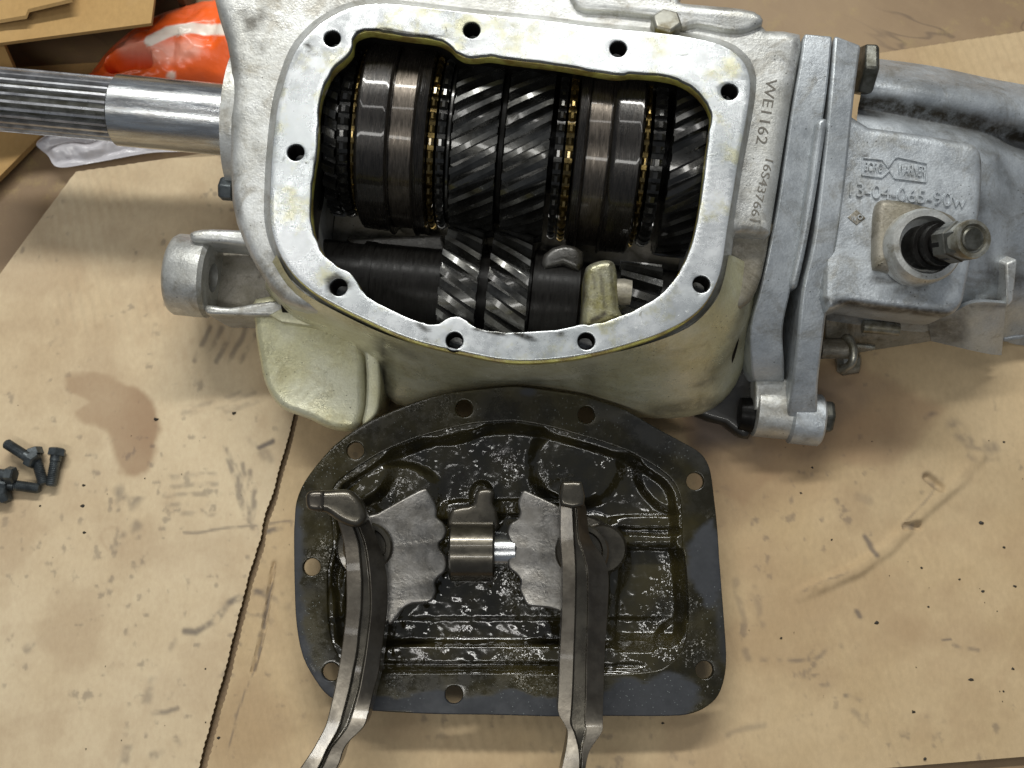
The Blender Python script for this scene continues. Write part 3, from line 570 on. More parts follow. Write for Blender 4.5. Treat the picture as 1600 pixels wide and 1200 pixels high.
gear('spline', GX(-70, 145, .07), sx0+.0005, sr*.775, sr*.905, 26, 0, SPLINE, sh, tip=.30, root=.60, ns=2)
lathe('spline_core', [(GX(-70, 145, .07)+.001, sr*.785), (sx0, sr*.785)], (0, 0, AX), (1, 0, 0), BOLTG, sh, 48)
rx0, rx1 = G.p(341, 190, .096).x, G.p(366, 190, .096).x
ret = lathe('bearing_retainer', [(rx0-.0005, .020), (rx0, .037), (rx0+.0015, .0415), (rx1, .0415), (rx1+.01, .0415)], (0, 0, AX), (1, 0, 0), ALU, gb, 72, 40)
p = G.p(340, 294, .074); hexbolt('retainer_bolt', (p.x+.0085, p.y, p.z), (-1, 0, 0), .0063, .007, BOLTB, ret)
# ---- gear train on the mainshaft
mt = .0485
def tr(name, px0, px1, prof, mat, label=None, ph=0): return lathe(name, prof(GX(px0), GX(px1)), (0, 0, AX), (1, 0, 0), mat, gb, 96, 30, label)
flat = lambda r, c=.0006: (lambda a, b: [(a, r-c), (a+c, r), (b-c, r), (b, r-c)])
lathe('mainshaft', [(GX(440), .022), (GX(1230), .022)], (0, 0, AX), (1, 0, 0), BARREL, gb, 40)
def sleeve(px, rad):
    """px: edges of left land, groove, right land"""
    a, b, c, d = (GX(v) for v in px); q = .0007
    prof = [(a, rad-.002), (a+.001, rad-.0008)]
    n = 10
    for k in range(1, n): prof.append((a+(b-a)*k/n, rad-.0008+(.00022 if k % 2 else 0)+.0006*(k/n)))
    prof += [(b-q*2, rad+.0004), (b-q, rad+.0012), (b, rad+.0004), (b+.0002, rad-.0028), (c-.0002, rad-.0028), (c, rad+.0004), (c+q, rad+.0012), (c+2*q, rad+.0004)]
    m = 12
    for k in range(1, m): prof.append((c+2*q+(d-c-2*q)*k/m, rad-.0004+(.00025 if k % 2 else 0)))
    prof.append((d, rad-.002))
    o = lathe('synchro_sleeve', prof, (0, 0, AX), (1, 0, 0), SLEEVE, gb, 120, 25)
    lathe('fork_groove', [(b+.0003, rad-.0030), (b+.0004, rad-.0025), (c-.0004, rad-.0025), (c-.0003, rad-.0030)], (0, 0, AX), (1, 0, 0), SLEEVE2, o, 96)
    for e0, e1 in ((b-2*q, b), (c, c+2*q)):
        lathe('worn_land', [(e0, rad+.0003), ((e0+e1)/2, rad+.0014), (e1, rad+.0003)], (0, 0, AX), (1, 0, 0), SLEEVE2, o, 96, 60)
    return o
sleeve((550, 604, 641, 663), .0500)
sleeve((900, 917, 952, 1005), .0500)
def dogs(px0, px1, mat, r=.0462, n=46, name='dog_teeth'): return gear(name, GX(px0), GX(px1), r-.0028, r, n, 0, mat, gb, ns=4, tip=.5, root=.75, cham=.0012)
gear('front_gear', GX(496), GX(516), .040, .0445, 30, -9, GEAR, gb)
dogs(519, 536, GEAR, .0445); dogs(541, 548, BRASS, .0445, name='brass_ring')
dogs(665, 675, BRASS, .0468, name='brass_ring'); dogs(679, 692, GEAR)
dogs(867, 880, GEAR); dogs(884, 896, BRASS, .0468, name='brass_ring')
dogs(1007, 1015, BRASS, .0462, name='brass_ring'); dogs(1021, 1040, GEAR, .0455)
HEL = -13.0
gear('helical_gear', GX(703), GX(775), mt-.0056, mt, 35, -HEL, GEARL, gb, ns=9, tip=.34, cham=.0005)
gear('helical_gear', GX(787), GX(858), mt-.0056, mt, 35, -HEL, GEARL, gb, ns=9, tip=.34, cham=.0005)
gear('helical_gear', GX(1052), GX(1130), mt-.004, mt+.001, 34, -HEL, GEAR, gb, ns=9, tip=.34, cham=.0005)
tr('thrust_washer', 776, 786, flat(.041), BARREL); tr('thrust_washer', 694, 701, flat(.0435), GEAR)
# ---- countershaft
cy, cz = (lambda v: (v.y, v.z))(G.p(770, 466, .052))
crad = math.hypot(cy, cz-AX)-mt+.0048
def cx(px): return G.p(px, 450, .07).x
lathe('countershaft', [(cx(440), .0225), (cx(560), .0225), (cx(560), .024), (cx(578), .024), (cx(578), .0235), (cx(1160), .0235)], (0, cy, cz), (1, 0, 0), BARREL, gb, 72)
gear('counter_gear', cx(690), cx(748), crad-.006, crad, 22, HEL*mt/crad, GEARL, gb, (cy, cz), ns=9, tip=.34)
gear('counter_gear', cx(764), cx(826), crad-.006, crad, 22, HEL*mt/crad, GEARL, gb, (cy, cz), ns=9, tip=.34)
lathe('counter_collar', [(cx(830), .026), (cx(832), .0275), (cx(905), .0275), (cx(908), .026)], (0, cy, cz), (1, 0, 0), BARREL, gb, 72)
iy, iz = (lambda v: (v.y, v.z))(G.p(1000, 482, .062))
gear('idler_gear', G.p(968, 450, .08).x, G.p(1034, 450, .08).x, .0170, .0235, 15, -10, GEARL, gb, (iy, iz), ns=6, tip=.4)
# casting boss and web inside the case
ib = plate('inner_boss', [gl([(918, 414), (934, 406), (952, 404), (962, 412), (966, 440), (968, 480), (972, 498), (914, 512), (912, 470), (913, 430)], .104, 3)], .05, .104, .004, BOSSOIL, case, 60)
grime_shade(ib, GM, [([(925, 500), (945, 488)], 6, .95), ([(914, 420), (914, 470)], 4, .6), ([(938, 430), (946, 480)], 4, .7), ([(925, 425), (930, 450)], 4, .5), ([(955, 410), (960, 480)], 4, .6)], .002)
lathe('boss_pin', [(0, .006), (.004, .0065), (.008, .006)], G.p(960, 455, .096), (1, 0, 0), ALU_DARK, case, 24)
plate('inner_web', [gl([(540, 372), (690, 366), (700, 398), (560, 402)], .062, 0)], .03, .062, .002, WEB, case)
plate('inner_web', [gl([(850, 396), (880, 380), (912, 392), (905, 424), (880, 412), (850, 420)], .078, 2)], .05, .078, .003, WEB, case)
lathe('inner_plug', [(0, .003), (.002, .0055), (.006, .006), (.014, .006)], G.p(1015, 134, .092)+Vector((0, -.002, 0)), (0, 1, 0), ALU_DARK, case, 20)
# plug bolt on top ledge
p = G.p(1040, 44, .108); hexbolt('plug_bolt', p-Vector((0, 0, .004)), (0, .35, 1), .0078, .0085, ZINC, gb)
# ---- middle plate and tail flange
def ribbon(name, left, right, drop, mat, parent, bev=.0015, label=None):
    nL = cr(left, 4, False); nR = cr(right, 4, False)
    A = [G.p(*v) for v in nL]; B = [G.p(*v) for v in nR]
    secs = [[a, b, Vector((b.x, b.y+.0005, max(b.z-drop, .001))), Vector((a.x, a.y+.0005, max(a.z-drop, .001)))] for a, b in zip(A, B)]
    o = loft(name, secs, mat, parent, True, True, 40, label); return bevel(o, bev, 2, 50)
ZM = .1015
midL = [(1257, 52, ZM), (1250, 100, ZM), (1236, 180, .100), (1215, 320, .093), (1190, 443, .082), (1173, 510, .072), (1174, 570, .060), (1178, 596, .050)]
midR = [(1301, 56, ZM), (1294, 130, ZM), (1284, 200, .099), (1262, 320, .091), (1238, 443, .080), (1224, 510, .070), (1226, 570, .058), (1226, 596, .048)]
mid = ribbon('middle_plate', midL, midR, .08, ALU_BLUE, gb)
ribbon('plate_ridge', [(1277, 186, .105), (1262, 290, .099), (1248, 380, .090), (1233, 448, .082)], [(1294, 182, .105), (1278, 290, .099), (1262, 380, .090), (1246, 452, .081)], .02, ALU_BLUE, mid, .002)
tl_ = [(1304, 54, .1005), (1297, 140, .1015), (1283, 280, .097), (1270, 380, .090), (1254, 450, .083), (1246, 530, .073), (1238, 600, .060), (1230, 650, .048), (1226, 682, .034)]
tr_ = [(1346, 70, .096), (1336, 145, .100), (1322, 280, .096), (1308, 380, .089), (1297, 450, .082), (1287, 530, .072), (1279, 600, .060), (1277, 650, .048), (1262, 690, .034)]
tail = empty('tail_housing', Matrix.Identity(4)); tail.parent = gb
ribbon('tail_flange', tl_, tr_, .085, ALU_BLUE, tail)
# lower lug of the middle plate with its nut
a = G.p(1177, 640, .034); b = G.p(1233, 640, .034)
lathe('plate_lug', [(0, .012), (.0008, .0142), (b.x-a.x-.0006, .0142), (b.x-a.x, .013)], a, (1, 0, 0), ALU, mid, 48, 40)
plate('lug_neck', [gl([(1180, 585), (1232, 592), (1234, 640), (1180, 640)], .046, 0)], .02, .046, .002, ALU, mid)
a = G.p(1152, 646, .034); nut = lathe('clamp_nut', [(0, .004), (.001, .0085), (.008, .0095), (.0095, .007)], a, (1, 0, 0), BARREL, mid, 24)
a = G.p(1232, 652, .036); lathe('flange_lug', [(0, .012), (.001, .0138), (.016, .0138), (.0172, .0125)], a, (1, 0, 0), ALU_BLUE, tail, 48, 40)
a = G.p(1276, 650, .038); hexbolt('flange_bolt', a, (1, 0, 0), .0092, .0082, BOLTG, gb)
a = G.p(1338, 108, .082); hexbolt('flange_bolt', a+Vector((.001, 0, 0)), (1, 0, 0), .0138, .0075, BOLTG, gb, ph=.3)
# ---- tail housing body
S = [  # each: photo points and height from the far edge down to the near foot
 [(1340, 88, .050), (1344, 96, .062), (1346, 112, .074), (1346, 132, .079), (1344, 152, .076), (1341, 166, .0725), (1340, 174, .0745), (1339, 184, .080), (1336, 210, .082), (1320, 300, .083), (1304, 400, .076), (1296, 468, .064), (1292, 490, .048), (1292, 520, .025)],
 [(1450, 102, .050), (1450, 110, .061), (1450, 126, .072), (1450, 146, .077), (1450, 168, .073), (1449, 186, .068), (1448, 194, .070), (1447, 204, .076), (1446, 230, .079), (1440, 310, .080), (1430, 400, .073), (1425, 470, .060), (1420, 494, .045), (1418, 525, .022)],
 [(1545, 122, .048), (1545, 130, .058), (1545, 146, .068), (1544, 164, .072), (1543, 186, .068), (1542, 206, .0625), (1541, 214, .064), (1540, 226, .069), (1540, 250, .071), (1546, 330, .070), (1560, 410, .060), (1560, 470, .045), (1556, 500, .030), (1552, 530, .015)],
 [(1605, 133, .046), (1605, 142, .056), (1605, 158, .064), (1605, 178, .067), (1604, 200, .062), (1603, 222, .051), (1603, 232, .052), (1602, 244, .058), (1604, 270, .060), (1606, 340, .058), (1605, 420, .049), (1603, 470, .038), (1602, 505, .022), (1602, 540, .010)],
 [(1760, 160, .044), (1760, 170, .054), (1760, 186, .062), (1760, 206, .065), (1760, 226, .060), (1760, 248, .048), (1760, 256, .048), (1760, 268, .052), (1760, 290, .054), (1760, 360, .052), (1760, 430, .044), (1760, 480, .032), (1760, 515, .020), (1760, 550, .008)]]
secs = [[Vector(v) for v in cr([G.p(*p) for p in s], 4, False)] for s in S]
secs = [list(s) for s in zip(*[[Vector(v) for v in cr(col, 6, False)] for col in zip(*secs)])]
tb = loft('tail_body', [list(s) for s in zip(*secs)], ALU_BLUE, tail, False, False, 70)
grime_shade(tb, GM, [([(1342, 160), (1440, 175), (1545, 199), (1620, 218)], 24, 1.), ([(1400, 130), (1460, 140)], 12, .35), ([(1560, 250), (1580, 290)], 12, .4), ([(1300, 450), (1296, 500)], 10, .6), ([(1550, 430), (1600, 440)], 20, .7), ([(1540, 205), (1620, 235)], 22, .6), ([(1530, 300), (1545, 420)], 14, .5), ([(1290, 490), (1500, 500)], 16, .7), ([(1560, 330), (1610, 300)], 30, .3)])
PAD = [(1308, 190), (1360, 196), (1440, 207), (1510, 219), (1528, 226), (1537, 244), (1538, 280), (1534, 330), (1524, 390), (1512, 450), (1506, 474), (1492, 488), (1470, 490), (1400, 482), (1330, 472), (1286, 462)]
ZP = .0875
pad = plate('tail_pad', [gl(PAD, ZP, 3)], .050, ZP, .0045, ALU_BLUE, tail, 60)
grime_shade(pad, GM, [([(1537, 240), (1536, 330), (1520, 430)], 10, .5), ([(1294, 470), (1400, 484), (1490, 492)], 9, .9), ([(1366, 440), (1400, 436), (1440, 446)], 12, .7), ([(1349, 243)], 7, .9), ([(1381, 288)], 6, .9), ([(1420, 328), (1432, 322)], 8, .8), ([(1320, 440), (1330, 436)], 8, .3), ([(1440, 464)], 10, .3), ([(1537, 238)], 4, .9), ([(1318, 210), (1325, 225)], 5, .5), ([(1400, 455), (1420, 460)], 10, .3), ([(1365, 318), (1362, 400)], 6, .55), ([(1350, 380)], 9, .3), ([(1500, 260)], 8, .25), ([(1345, 306)], 7, .6), ([(1330, 306)], 4, .6), ([(1395, 300)], 4, .7), ([(1322, 210)], 4, .8), ([(1500, 330), (1505, 350)], 6, .5)], .003)  # mark along the bottom edge is its shade put into the colour
boss = plate('boss_block', [gl([(1372, 318), (1390, 309), (1440, 318), (1490, 334), (1500, 360), (1490, 420), (1440, 432), (1380, 420), (1368, 412), (1368, 360)], .094, 3)], .07, .094, .004, ALU_DARK, tail, 60)
a = G.p(1436, 388, .092); b = G.p(1447, 383, .104); c = G.p(1518, 374, .1335); d = (c-b).normalized()
d0 = (d*.4+Vector((0, 0, 1))*.9).normalized()
lathe('boss_collar', [(-.004, .0186), (.0075, .0180), (.0093, .0168), (.0093, .0140), (.003, .0136), (.003, .001)], a, d0, ALU, boss, 64, 40)
sh = lathe('shift_shaft', [(-.008, .0108), (.011, .0108), (.0115, .0116), (.0145, .0116), (.015, .0100), (.0205, .0100), (.021, .0083), (.030, .0083)], a, (c-a), BARREL, gb, 48, 40)
Ls = (c-a).length
for k, rr in ((.68, .0095), (.86, .0090)):
    lathe('nut', [(Ls*k-.0052, rr*.92), (Ls*k-.0045, rr), (Ls*k+.0045, rr), (Ls*k+.0052, rr*.92)], a, (c-a), BOLTG, sh, 6, 20)
lathe('shaft_end', [(Ls-.006, .0082), (Ls+.0004, .0089), (Ls+.0018, .0084), (Ls+.0018, .0069), (Ls+.0003, .0060), (Ls+.0003, .0008)], a, (c-a), ZINC, sh, 40, 40)
lathe('stub_end', [(Ls-.003, .0053), (Ls+.0012, .0053), (Ls+.0018, .0046)], a, (c-a), BOLTG, sh, 32, 40)
# raised casting marks
ZT = ZP-.0001
def bar(P0, P1, wd, h, z=None, par=pad):
    z = z or ZT; a = G.p(*P0, z); b = G.p(*P1, z); d = (b-a).normalized(); nn = Vector((-d.y, d.x, 0))*wd/2
    V = [a-nn, b-nn, b+nn, a+nn]; V = [(v.x, v.y, v.z) for v in V]+[(v.x, v.y, v.z+h) for v in V]; return V
def bars(name, segs, wd, h, mat=ALU_BLUE):
    V = []; F = []
    for s in segs:
        k = len(V); V += bar(*s, wd, h); F += [tuple(k+i for i in f) for f in ((4, 5, 6, 7), (0, 1, 5, 4), (1, 2, 6, 5), (2, 3, 7, 6), (3, 0, 4, 7))]
    return mk(name, V, F, mat, pad, 30)
def chain(p, close=False): return list(zip(p, p[1:]+([p[0]] if close else [])))
bars('cast_emblem', chain([(1347, 247), (1378, 250), (1387, 262), (1396, 249), (1402, 246), (1448, 256)])+chain([(1346, 274), (1377, 278), (1389, 267), (1397, 279), (1446, 285)])+chain([(1347, 247), (1346, 274)])+chain([(1448, 256), (1446, 285)]), .0006, .0011)
text('cast_lettering', 'BORG', (1350, 267), (1377, 270), ZT, .0066, ALU_BLUE, pad, .0011)
text('cast_lettering', 'WARNER', (1401, 272), (1444, 277), ZT, .0078, ALU_BLUE, pad, .0011)
text('cast_number', '13-04-065-90w', (1326, 306), (1508, 326), ZT, .0100, ALU_BLUE, pad, .0013)
dm = plate('cast_diamond', [gl([(1338, 328), (1352, 341), (1338, 352), (1324, 340)], ZT, 0)], ZT-.001, ZT+.0006, .0002, ALU_DARK, pad)
c2 = G.p(1343, 340, ZT); lathe('cast_ring', [(0, .0014), (.0012, .0013), (.0012, .0008), (0, .0007)], c2, (0, 0, 1), ALU_BLUE, pad, 20)
text('cast_diamond_mark', 'W', (1329, 345), (1338, 346), ZT+.0005, .0036, ALU_BLUE, pad, .0005)
# ---- clamp bracket, fittings under the tail
def slab(name, pts, th, mat, parent, bev=.0008, label=None):
    P = [G.p(*p) for p in pts]; nrm = (P[1]-P[0]).cross(P[2]-P[0]).normalized()
    if nrm.z < 0: nrm = -nrm
    n = len(P); V = P+[p-nrm*th for p in P]
    o = mk(name, V, [tuple(range(n)), tuple(range(n, 2*n))]+[(i, (i+1) % n, n+(i+1) % n, n+i) for i in range(n)], mat, parent, 30, label); return bevel(o, bev, 2, 40)
br = empty('clamp_bracket', Matrix.Identity(4)); br.parent = gb
secs = []
for (l, r) in (((1455, 533, .022), (1450, 500, .040)), ((1490, 541, .024), (1490, 488, .048)), ((1520, 548, .027), (1512, 476, .058)), ((1545, 553, .027), (1535, 472, .060)), ((1565, 555, .022), (1572, 474, .054))):
    secs.append([G.p(*l), G.p(*r), G.p(*r)-Vector((0, -.002, .003)), G.p(*l)-Vector((0, -.002, .003))])
secs = [[Vector(v) for v in s] for s in zip(*[cr(col, 5, False) for col in zip(*secs)])]
bf = loft('bracket_face', [list(s) for s in zip(*secs)], ALU_BLUE, br, True, True, 50)
grime_shade(bf, GM, [([(1450, 515), (1490, 515)], 34, .6), ([(1520, 480), (1570, 478)], 6, .5)], .003)  # first mark paints the shaded left end of the face
slab('bracket_recess', [(1506, 424), (1580, 412), (1574, 476), (1520, 474)], .003, ALU_DARK, br) if False else None
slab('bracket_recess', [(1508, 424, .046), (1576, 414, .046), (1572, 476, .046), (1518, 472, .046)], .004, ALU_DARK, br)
slab('bracket_lip', [(1572, 412, .066), (1590, 405, .066), (1584, 470, .056), (1575, 480, .055)], .014, ALU, br, .001)
p = G.p(1543, 452, .047); lathe('bracket_hole', [(-.003, .004), (.0006, .0042), (.0006, .003), (-.002, .003)], p, (0, 0, 1), BLACKOIL, br, 20)
slab('foot_rail', [(1568, 528, .016), (1760, 500, .016), (1760, 508, .014), (1568, 535, .014)], .005, ALU_BLUE, br)
tube('drain_stub', [G.p(1282, 545, .030), G.p(1330, 545, .030)], .0055, ALU_DARK, tail)
tube('cable_hook', [G.p(1315, 578, .028), G.p(1330, 568, .034), G.p(1334, 548, .036), G.p(1326, 530, .034), G.p(1318, 532, .030)], .0023, ZINC, tail, 12)
tube('fitting_pin', [G.p(1348, 510, .040), G.p(1376, 512, .040), G.p(1404, 515, .040)], .0036, ZINC, tail, 16)
tube('cotter_pin', [G.p(1336, 540, .030), G.p(1350, 541, .030), G.p(1366, 543, .030)], .0015, ZINC, tail, 10)
lathe('fitting_cap', [(0, .006), (.003, .0085), (.012, .008), (.014, .004)], G.p(1303, 566, .012), (1, .2, 0), ZINC, tail, 24)
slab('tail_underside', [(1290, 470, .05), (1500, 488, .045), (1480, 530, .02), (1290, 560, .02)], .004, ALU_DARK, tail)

# ================================================================== GEARBOX COVER
crot = Matrix.Rotation(R(7), 4, 'X'); CZ = .014
CM = Matrix.Translation(WORLD.p(790, 865, .030)-(crot.to_3x3() @ Vector((0, 0, CZ)))) @ crot
K = Frame(CM); cv = empty('gearbox_cover', CM); tag(cv, 'oily black gearbox cover lying inside up with two shift forks', 'gearbox cover')
CO = [(460, 815), (463, 783), (476, 752), (503, 716), (530, 689), (566, 664), (598, 648), (634, 633), (688, 616), (755, 607), (800, 603), (827, 605), (869, 611), (911, 618), (929, 624), (978, 641), (1025, 668), (1060, 687), (1090, 704), (1104, 720), (1111, 740), (1116, 777), (1121, 823), (1124, 870), (1127, 910), (1131, 960), (1135, 1020), (1133, 1055), (1123, 1086), (1105, 1104), (1081, 1115), (1045, 1119), (946, 1119), (880, 1120), (760, 1117), (680, 1116), (584, 1111), (548, 1104), (515, 1089), (494, 1065), (473, 1026), (463, 975), (460, 915), (459, 840)]
CI = [(521, 850), (517, 790), (523, 759), (541, 742), (566, 725), (598, 706), (643, 687), (683, 675), (728, 664), (764, 660), (796, 658), (820, 660), (857, 667), (890, 676), (929, 687), (974, 702), (1002, 716), (1025, 730), (1046, 746), (1060, 768), (1065, 800), (1066, 854), (1070, 870), (1075, 930), (1075, 975), (1066, 1014), (1045, 1038), (1022, 1048), (964, 1053), (874, 1054), (760, 1052), (700, 1052), (600, 1052), (556, 1046), (530, 1026), (516, 990), (512, 945), (513, 890)]
CH = [(725, 638), (916, 648), (555, 704), (1086, 752), (487, 886), (1101, 1047), (709, 1086), (517, 1050), (905, 1088)]
kl = lambda pts, z, n=3: [K.q(x, y, z) for x, y in (cr(pts, n) if n else pts)]
fr = plate('cover_flange', [kl(CO, CZ), kl(CI, CZ)]+[circle(K.q(x, y, CZ), .0043, 22) for x, y in CH], CZ-.0042, CZ, .0007, COVER, cv)
# dry grey patches where the oil ran off (a surface property painted per point on a refined flange)
bm = bmesh.new(); bm.from_mesh(fr.data)
for _ in range(3):
    e = [x for x in bm.edges if x.calc_length() > .006]
    if e: bmesh.ops.subdivide_edges(bm, edges=e, cuts=1)
bmesh.ops.triangulate(bm, faces=bm.faces)
for _ in range(2):
    e = [x for x in bm.edges if x.calc_length() > .004]
    if e: bmesh.ops.subdivide_edges(bm, edges=e, cuts=1); bmesh.ops.triangulate(bm, faces=[f for f in bm.faces if len(f.verts) > 3])
bm.to_mesh(fr.data); bm.free()
co = np.array([CM @ v.co for v in fr.data.vertices]); X, Y = to_px(co)
j = (fbm(co[:, 0]+5, co[:, 1]+5, 80, 3)-.5)*30
dry = np.maximum.reduce([sst(3, -3, np.abs(1105+j-Y)-12-8*(X > 640))*(X < 1060)*(X > 560), sst(4, -4, np.hypot(X-1045, Y-1090)-42+j), sst(4, -4, np.hypot(X-985, Y-1085)-26+j), sst(4, -4, np.hypot((X-1104)*2, Y-880)-60+j*2),
                         sst(4, -4, segdist(X, Y, [(462, 800), (460, 900), (462, 980), (480, 1040), (520, 1088), (560, 1108)])-10+j*.8), sst(4, -4, np.hypot((X-825), (Y-613)*2)-12+j*.5), .6*sst(6, -6, segdist(X, Y, [(1126, 900), (1134, 1030)])-9+j*.6), .35*sst(6, -6, segdist(X, Y, [(940, 630), (1100, 720)])-20+j)])
a = fr.data.attributes.new('dry', 'FLOAT', 'POINT'); a.data.foreach_set('value', np.clip(dry, 0, 1).astype(np.float32))
for p in fr.data.polygons: p.use_smooth = True
fr.data.set_sharp_from_angle(angle=R(40))
# dished inside
nx, ny = 300, 230; xs = np.linspace(500, 1092, nx); ys = np.linspace(640, 1070, ny); X, Y = np.meshgrid(xs, ys)
d = inside_dist(X, Y, [tuple(p) for p in cr(CI, 3)])
z = np.full(X.shape, CZ-.0008)
deep = sst(1, 20, d); z -= .0115*deep
def bump(cx_, cy_, rx, ry, h, soft=.5, ang=0, p=2):
    global z
    c, s = math.cos(ang), math.sin(ang); x = (X-cx_)*c+(Y-cy_)*s; y = -(X-cx_)*s+(Y-cy_)*c
    r = (np.abs(x/rx)**p+np.abs(y/ry)**p)**(1/p); z = z+h*sst(1+soft, 1-soft*.2, r)
bump(900, 724, 62, 56, .0055, .35); bump(706, 672, 36, 14, .0055, .6, -.12); bump(560, 745, 46, 34, .005, .5, -.6); bump(1035, 760, 40, 22, .005, .5, .8)
bump(615, 770, 60, 40, .0035, .4); bump(735, 800, 40, 16, .004, .4, 0, 3); bump(752, 775, 14, 18, .006, .5); bump(815, 792, 60, 10, .003, .4, 0, 3)
bump(1012, 846, 62, 9, .0065, .5, .03, 4); bump(1020, 815, 50, 8, .003, .5, 0, 4); bump(1016, 925, 62, 66, -.004, .2, 0, 6); bump(955, 930, 10, 80, .005, .6, .05, 4)
bump(800, 1022, 240, 12, .0065, .6, 0, 6); bump(1000, 1030, 90, 12, .005, .6, 0, 4); bump(1050, 1000, 34, 16, .006, .5, -.9); bump(600, 890, 54, 60, .004, .4); bump(925, 880, 50, 60, .004, .4)
bump(545, 960, 20, 60, .004, .5); bump(780, 985, 260, 14, -.0015, .6, 0, 6); bump(530, 880, 10, 90, .003, .6)
z = np.minimum(z, CZ-.0008); z += (fbm(X, Y, .09, 7, 3)-.5)*.0006
bp = np.array([[K.p(x, y, CZ-.006)[:] for x in xs] for y in ys]); bp[..., 2] = z
keep = (d > -9).ravel(); idx = -np.ones(nx*ny, int); idx[keep] = np.arange(keep.sum())
F = [tuple(int(idx[k]) for k in f) for f in grid_faces(ny, nx) if all(keep[k] for k in f)]
ds = mk('dish', bp.reshape(-1, 3)[keep].tolist(), F, COVER_WET, cv, 80)
so = ds.modifiers.new('solid', 'SOLIDIFY'); so.thickness = .0025; so.offset = -1
# forks
def fork(rows, label):
    pz = np.polyfit([r[0] for r in rows], [r[5] for r in rows], 4); rows = [(*r[:5], float(np.polyval(pz, r[0]))) for r in rows]
    secs = []; R_ = list(zip(*[cr([np.array((r[k], r[0], r[5])) for r in rows], 4, False) for k in (1, 2, 3, 4)]))
    for i_, (A_, B_, C__, D__) in enumerate(R_):
        dr = .0022+.0065*(1-min(1, max(0, (i_/len(R_)-.42)/.25)))
        a = K.p(*A_); b = K.p(B_[0], B_[1], B_[2]+.0004); b2 = K.p(B_[0]+2, B_[1], B_[2]-.0022); c_ = K.p(C__[0]-2, C__[1], C__[2]-.0030); c3 = K.p(C__[0], C__[1], C__[2]-.0015); dd = K.p(D__[0], D__[1], D__[2]-dr)
        dz = Vector((0, 0, .016)); secs.append([a, b, b2, c_, c3, dd, dd-dz, a-dz])
    return secs
LF = [(778, 508, 528, 536, 552, .050), (800, 522, 540, 552, 570, .048), (825, 531, 552, 562, 582, .045), (850, 537, 560, 571, 592, .043), (880, 540, 563, 576, 601, .041), (910, 541, 565, 579, 605, .040), (950, 541, 564, 580, 605, .041), (990, 537, 560, 576, 600, .043), (1020, 533, 557, 572, 596, .045), (1050, 528, 551, 567, 592, .048), (1080, 522, 545, 561, 584, .051), (1110, 515, 537, 552, 577, .055), (1135, 508, 530, 543, 569, .058), (1156, 497, 519, 528, 548, .061), (1172, 488, 510, 516, 537, .063), (1200, 469, 497, 503, 527, .066), (1240, 440, 470, 476, 500, .070), (1275, 412, 440, 446, 468, .074)]
f1 = loft('shift_fork', fork(LF, ''), FORK, cv, True, True, 30); bevel(f1, .0006, 2, 30)
RF = [(757, 876, 892, 898, 911, .048), (780, 876, 893, 900, 912, .047), (800, 876, 894, 902, 917, .046), (840, 876, 896, 905, 922, .044), (870, 878, 898, 914, 942, .042), (900, 879, 899, 919, 951, .041), (960, 878, 898, 919, 949, .042), (1020, 875, 896, 917, 945, .045), (1080, 873, 894, 916, 943, .050), (1112, 872, 892, 915, 942, .054), (1130, 881, 891, 915, 942, .056), (1145, 887, 897, 916, 940, .058), (1172, 884, 904, 910, 922, .061), (1200, 878, 905, 909, 915, .065), (1240, 870, 900, 904, 910, .070), (1280, 860, 892, 896, 902, .075)]
f2 = loft('shift_fork', fork(RF, ''), FORK, cv, True, True, 30); bevel(f2, .0006, 2, 30)
for f_ in (f1, f2):
    f_.data.materials.append(FORKD); nrow = len(f_.data.vertices)//8
    for p in f_.data.polygons:
        n_ = {v % 8 for v in p.vertices}; q_ = sum(v//8 for v in p.vertices)/len(p.vertices)/nrow
        if n_ in ({1, 2}, {2, 3}, {3, 4}) or (n_ == {5, 6}): p.material_index = 1
# tip pad of left fork
def kslab(name, loop, z0, z1, bev, mat, parent, n=3, label=None, angle=50): return plate(name, [kl(loop, z1, n)], z0, z1, bev, mat, parent, angle, label)
kslab('fork_tip', [(486, 768), (512, 765), (540, 764), (552, 770), (564, 784), (572, 808), (556, 824), (530, 816), (508, 801), (488, 797)], .036, .0515, .0032, FORKD, f1, 3)
kslab('fork_tip_pad', [(477, 774), (484, 767), (500, 766), (507, 770), (506, 794), (500, 798), (484, 797), (478, 790)], .036, .0525, .0022, FORK, f1, 3)
kslab('fork_tip', [(877, 756), (884, 752), (906, 752), (911, 758), (913, 790), (876, 790)], .038, .051, .0018, FORKD, f2, 2)
# fork hubs on the shift shafts
def kl_lathe(name, px, py, z0, prof, mat, parent, n=48): c = K.p(px, py, z0); return lathe(name, prof, (c.x, c.y, z0), (0, 0, 1), mat, parent, n, 40)
kl_lathe('fork_hub', 584, 856, .004, [(0, .0175), (.014, .0170), (.0165, .0155), (.017, .0125), (.0235, .0122), (.0245, .0112), (.0245, .0092), (.0225, .0085), (.0225, .001)], FORKD, f1)
kl_lathe('fork_hub', 905, 862, .004, [(0, .0190), (.014, .0185), (.0165, .0170), (.017, .0135), (.0235, .0132), (.0245, .0122), (.0245, .0102), (.0225, .0095), (.0225, .001)], FORKD, f2)
kl_lathe('fork_hub', 936, 858, .004, [(0, .0130), (.018, .0125), (.0205, .0110), (.021, .001)], FORKD, f2)
kl_lathe('fork_hub', 600, 940, .004, [(0, .011), (.015, .0105), (.017, .009), (.0175, .001)], FORKD, f1)
for px_, py_ in ((590, 880), (905, 880)):      # shift lever shafts that stick out under the cover and carry it
    c_ = K.p(px_, py_, .004); c_.z = .0025; lathe('lever_shaft', [(0, .011), (.012, .011), (.013, .010), (.020, .010)], c_, (0, 0, -1), BOLTG, cv, 32, 40)
